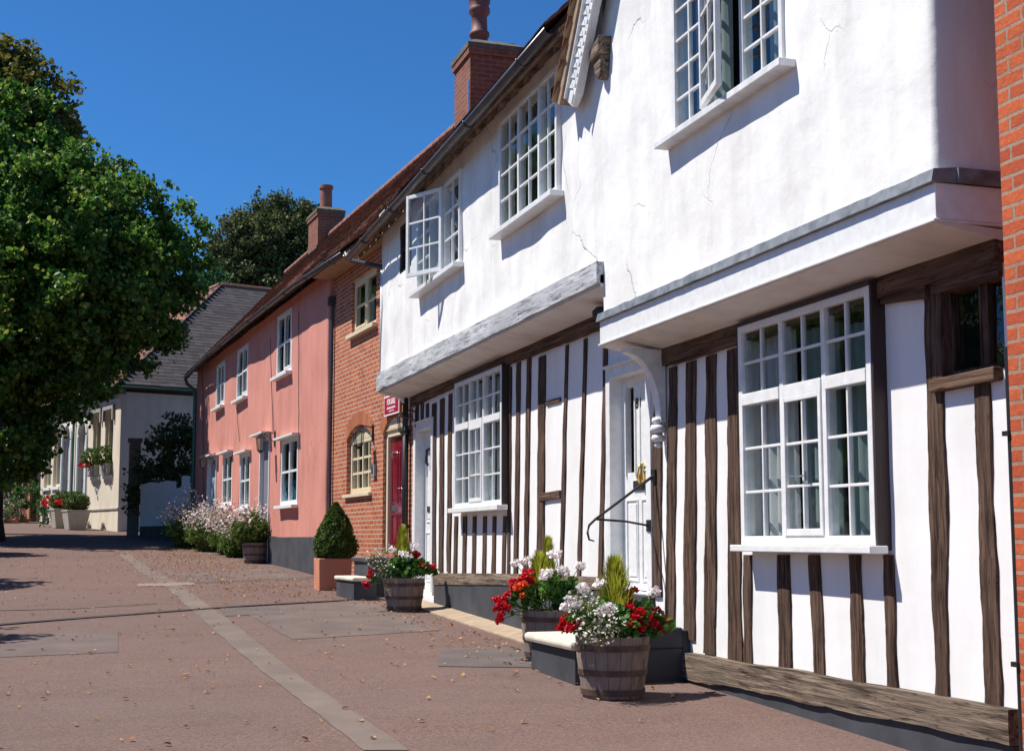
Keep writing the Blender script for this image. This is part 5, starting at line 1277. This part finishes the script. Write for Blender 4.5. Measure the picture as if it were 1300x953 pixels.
# terracotta box and cone
TB = root('square_planter', WD, -.78, 21.65, gzs(21.6), 'square terracotta planter before the orange brick cottage', 'planter')
zb = gzs(21.6)
def sqw(h, z): return [(-.78-h, 21.65-h, z), (-.78+h, 21.65-h, z), (-.78+h, 21.65+h, z), (-.78-h, 21.65+h, z)]
m = MB(); m.hexa(sqw(.255, zb-.02), sqw(.265, zb+.50)); m.build('box', TERR, TB, bevel=.012)
m = MB(); m.hexa(sqw(.235, zb+.495), sqw(.235, zb+.505)); m.build('soil', SOIL, TB)
CN = root('topiary_cone', WD, -.74, 21.65, zb+.5, 'clipped conical box bush in the square terracotta planter', 'bush')
m = MB(); n = 15000; f = NP.rand(n); a = NP.rand(n)*6.283
prof = lambda f: .34*np.interp(f, [0,.06,.25,.6,.85,1.], [.72,.92,1.,.68,.34,.06])
rr = prof(f)*(1-.28*NP.rand(n)**2)*(1+.07*np.sin(a*5+f*13)+.05*np.sin(a*9-f*21)+.05*NP.normal(size=n)); leafcards(m, np.stack([-.74+rr*np.cos(a), 21.65+rr*np.sin(a), zb+.50+f*.90], 1), .034, 'fold', .3); m.build('foliage', LEAFB, CN)
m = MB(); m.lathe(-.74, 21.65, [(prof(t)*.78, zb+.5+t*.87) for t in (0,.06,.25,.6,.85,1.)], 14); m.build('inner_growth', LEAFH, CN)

# gaura clumps along the pink house
def gaura(x, y, z, r, h, n, label, fl=1., green=1.):
    fl *= .62; green *= 1.5; h *= 1.22
    t = root('gaura_clump', WD, x, y, z, label, 'flowers', 'pink-white flower clumps by the pink house'); m = MB(); q = MB(); P = []
    for i in range(int(n*green)):
        a = random.random()*6.283; k = random.random()**.6; hh = h*random.uniform(.35,.75); b = Vector((x+math.cos(a)*r*.35*k, y+math.sin(a)*r*.35*k, z)); e = Vector((x+math.cos(a)*r*k, y+math.sin(a)*r*k, z+hh*(1.1-.5*k)))
        c = b.lerp(e, .5)+Vector((0,0,hh*.18)); s_ = Vector((-math.sin(a), math.cos(a), 0))*.012
        m.quad(tuple(b-s_), tuple(b+s_), tuple(c+s_), tuple(c-s_)); m.quad(tuple(c-s_), tuple(c+s_), tuple(e))
        for _ in range(3):
            P.append(tuple(b.lerp(c, random.random())+Vector((random.gauss(0,.05), random.gauss(0,.05), random.gauss(0,.04)))))
            P.append(tuple(c.lerp(e, random.random())+Vector((random.gauss(0,.04), random.gauss(0,.04), random.gauss(0,.04)))))
    leafcards(m, P, .10, 'diamond', 0, aspect=2.8); m.build('foliage', LEAFX, t)
    Fp = []; s = MB()
    for i in range(int(n*.35*fl)):
        a = random.random()*6.283; k = random.random()**.5; b = Vector((x, y, z+h*.35)); e = Vector((x+math.cos(a)*r*1.25*k, y+math.sin(a)*r*1.25*k, z+h*random.uniform(.6,1.1)*(1.1-.45*k)))
        c = b.lerp(e, .5)+Vector((0,0,h*.12)); s.tube([b, c, e], .004, 3, False)
        for _ in range(5): Fp.append(tuple(c.lerp(e, random.uniform(.1,1.))+Vector((random.gauss(0,.03), random.gauss(0,.03), random.gauss(0,.04)))))
    s.build('stem', LEAFX, t)
    leafcards(q, Fp, .052, 'round', .3); q.build('blossom', PETP, t, kind='stuff')
for (px, py, Y, r, h, n, lab, fl, gr) in (
    (238,702,37.5,.75,1.25,520,'leftmost tall pale-flowered clump before the pale fence',1.1,1.), (268,704,35.5,.75,1.15,560,'dense pale-flowered clump before the far blue door of the pink house',1.5,.9),
    (292,708,33.8,.65,1.05,420,'pinkish low flower clump under the middle ground windows of the pink house',2.2,.6), (300,712,32.4,.45,.85,420,'green leafy clump just left of the dark barrel by the pink house',.5,1.2)):
    x, y, _ = at(px, py, Y); gaura(x, Y, gzs(Y), r, h, n, lab, fl, gr)
GX = at(324, 715, 29.6)[0]
tub(GX, 29.6, gzs(29.6), .44, .29, 'dark half-barrel planter before the pink house, farthest of all')
gaura(GX-.05, 29.7, gzs(29.6)+.38, .55, .80, 560, 'tall green pink-tipped clump growing in the dark barrel by the pink house', .7, 1.3)
x, y = -.42, 28.6; zb = gzs(28.6); m = MB(); m.lathe(x, y, [(.12,zb),(.14,zb+.02),(.16,zb+.28),(.17,zb+.3),(.14,zb+.3),(0,zb+.26)], 14); m.build('flower_pot', BLK, fr=WD, label='small black pot against the pink house plinth', cat='pot')

# fallen leaves
m = MB(); P = []
for i in range(2600):
    if i < 1500: y = random.uniform(20, 36); x = -1.4-.055*(y-19)+random.gauss(-.4, .8)
    elif i < 1800: y = random.uniform(9, 20); x = -.5+random.gauss(-.25,.25)
    else: y = random.uniform(8, 38); x = random.uniform(-6.5, -.8)
    if x > -.45-.06*max(0, y-19): continue
    P.append((x, y, hgt(x, y)+.014))
leafcards(m, P, .042, 'fold', 4.); m.build('fallen_leaves', FALL, kind='stuff', fr=WD)

# ================================================================== trees
def B3(px, py, Y, r, k=.9): return (*at(px, py, Y), r, r*k)
rs2 = np.random.RandomState(11)
main = [B3(-20,170,44,2.5), B3(30,235,42.5,2.2), B3(95,225,44,1.55), B3(-60,260,45,3.2), B3(80,300,41.5,2.5), B3(155,262,44,1.5), B3(175,335,43,2.0), B3(215,290,44,1.15), B3(232,325,44,.85), B3(140,240,45,1.2),
        B3(0,360,40.5,2.9), B3(110,390,42,2.4), B3(195,395,43.5,1.35), B3(150,425,43,1.4), B3(60,455,41,2.1), B3(-50,450,42,2.8), B3(20,520,42,1.5), B3(110,475,43,1.25), B3(40,565,42,.75), B3(8,572,39,.85), B3(38,588,40.5,.5), B3(-12,600,39,.8), B3(160,455,43,.8), B3(215,430,44,.55),
        B3(-150,200,46,3.4), B3(-170,350,43,3.4), B3(-160,480,43,2.6), B3(60,360,45,2.6), B3(150,330,45,1.8), B3(225,375,44,.7), B3(-20,520,45,2.0)]
tree('sycamore_tree', (at(-15, 660, 42)[0], 42, gzs(42)), 4.2, .34, main, 560, .165, LEAFG, 'large spreading green tree shading the street at the left', 'fold', .15, rs2, shell=.9, lump=12)
br = [B3(0,112,47,1.9), B3(38,135,47,1.6), B3(-40,110,47.5,2.3), B3(64,165,47,1.3), B3(-30,190,48,2.5), B3(18,80,47,.9), B3(78,182,47,.95), B3(30,205,48,2.0), B3(-90,160,48,2.6)]
tree('bronze_tree', (at(-14, 500, 48)[0], 48, gzs(48)), 9, .35, br, 560, .17, LEAFO, 'taller bronze-leaved tree behind the green one at top left', 'fold', .17, rs2, shell=.9, lump=12)
pn = [B3(335,285,95,2.5,.8), B3(362,275,95,2.1,.7), B3(386,275,95,1.4,.7), B3(305,305,95,2.0,.8), B3(288,325,95,1.7,.8), B3(345,312,94,2.8), B3(380,312,95,2.3), B3(320,340,94,2.5), B3(365,348,95,3.0), B3(300,352,94,2.0), B3(276,322,95,.9), B3(352,266,95,1.3,.8), B3(400,298,96,2.0), B3(330,385,95,3.5), B3(400,360,95,3.5), B3(285,372,95,1.8)]
tree('dark_pine_tree', (at(340, 500, 95)[0], 95, gz(95)-1), 13, .45, pn, 300, .23, LEAFD, 'dark evergreen tree standing behind the pink house roof', 'diamond', .24, rs2, shell=.9, lump=13)
lt_ = [B3(255,372,78,1.6), B3(240,400,78,2.3), B3(275,390,79,1.6), B3(215,420,79,2.6), B3(262,352,79,.9)]
tree('light_green_tree', (at(240, 600, 78)[0], 78, gz(78)), 7, .25, lt_, 700, .22, LEAFF, 'small bright green tree between the big tree and the dark evergreen', 'fold', .25, rs2, shell=.7)
# street trees beyond the left edge of the frame: their round shadows reach into it
st0 = None
for i, (tx, ty) in enumerate(((-9.45, 15.9), (-9.55, 24.6), (-9.9, 35.0))):
    if st0 is None:
        b = [(tx, ty, 3.0, 1.75, 1.3), (tx+.5, ty+.3, 2.8, 1.2, 1.0), (tx-.6, ty-.4, 3.1, 1.2, 1.0)]
        st0 = tree('street_tree', (tx, ty, gzs(ty)), 2.9, .11, b, 2400, .14, LEAFG, 'small round-headed street tree left of the photo casting a rounded shadow on the path', 'fold', .12, rs2, group='small street trees beyond the left edge', shell=.8)
        z0_ = gzs(ty)
    else:
        c = copy_tree(st0); c.location = (tx, ty, gzs(ty)); c.rotation_euler = (0, 0, i*1.3)
# big trees across the street, mirrored in the window panes
op = None
for i, (tx, ty, s_) in enumerate(((-27, 24, 1.), (-29, 36, 1.1), (-26, 47, .95), (-29, 60, 1.15), (-31, 76, 1.2), (-27, 13, .9), (-26, 2, .9), (-30, 95, 1.2), (-27, 118, 1.3), (-25, 145, 1.3), (-38, 140, 1.5), (-30, 175, 1.6), (-24, 205, 1.5))):
    if op is None:
        b = [(tx+random.uniform(-3.5,3.5), ty+random.uniform(-5.5,5.5), random.uniform(1.5,9.5), random.uniform(2.4,3.4)) for _ in range(16)]
        op = tree('roadside_tree', (tx, ty, gzs(ty)), 6, .4, b, 260, .42, LEAFG, 'large tree across the street, seen only mirrored in the window panes', 'fold', .4, rs2, group='large trees across the street', shell=.9); op.scale = (1, 1, .55)
    else:
        c = copy_tree(op); c.location = (tx, ty, gzs(ty)); c.rotation_euler = (0, 0, i*2.1); c.scale = (s_, s_, s_*(.55 if ty < 50 else 1))
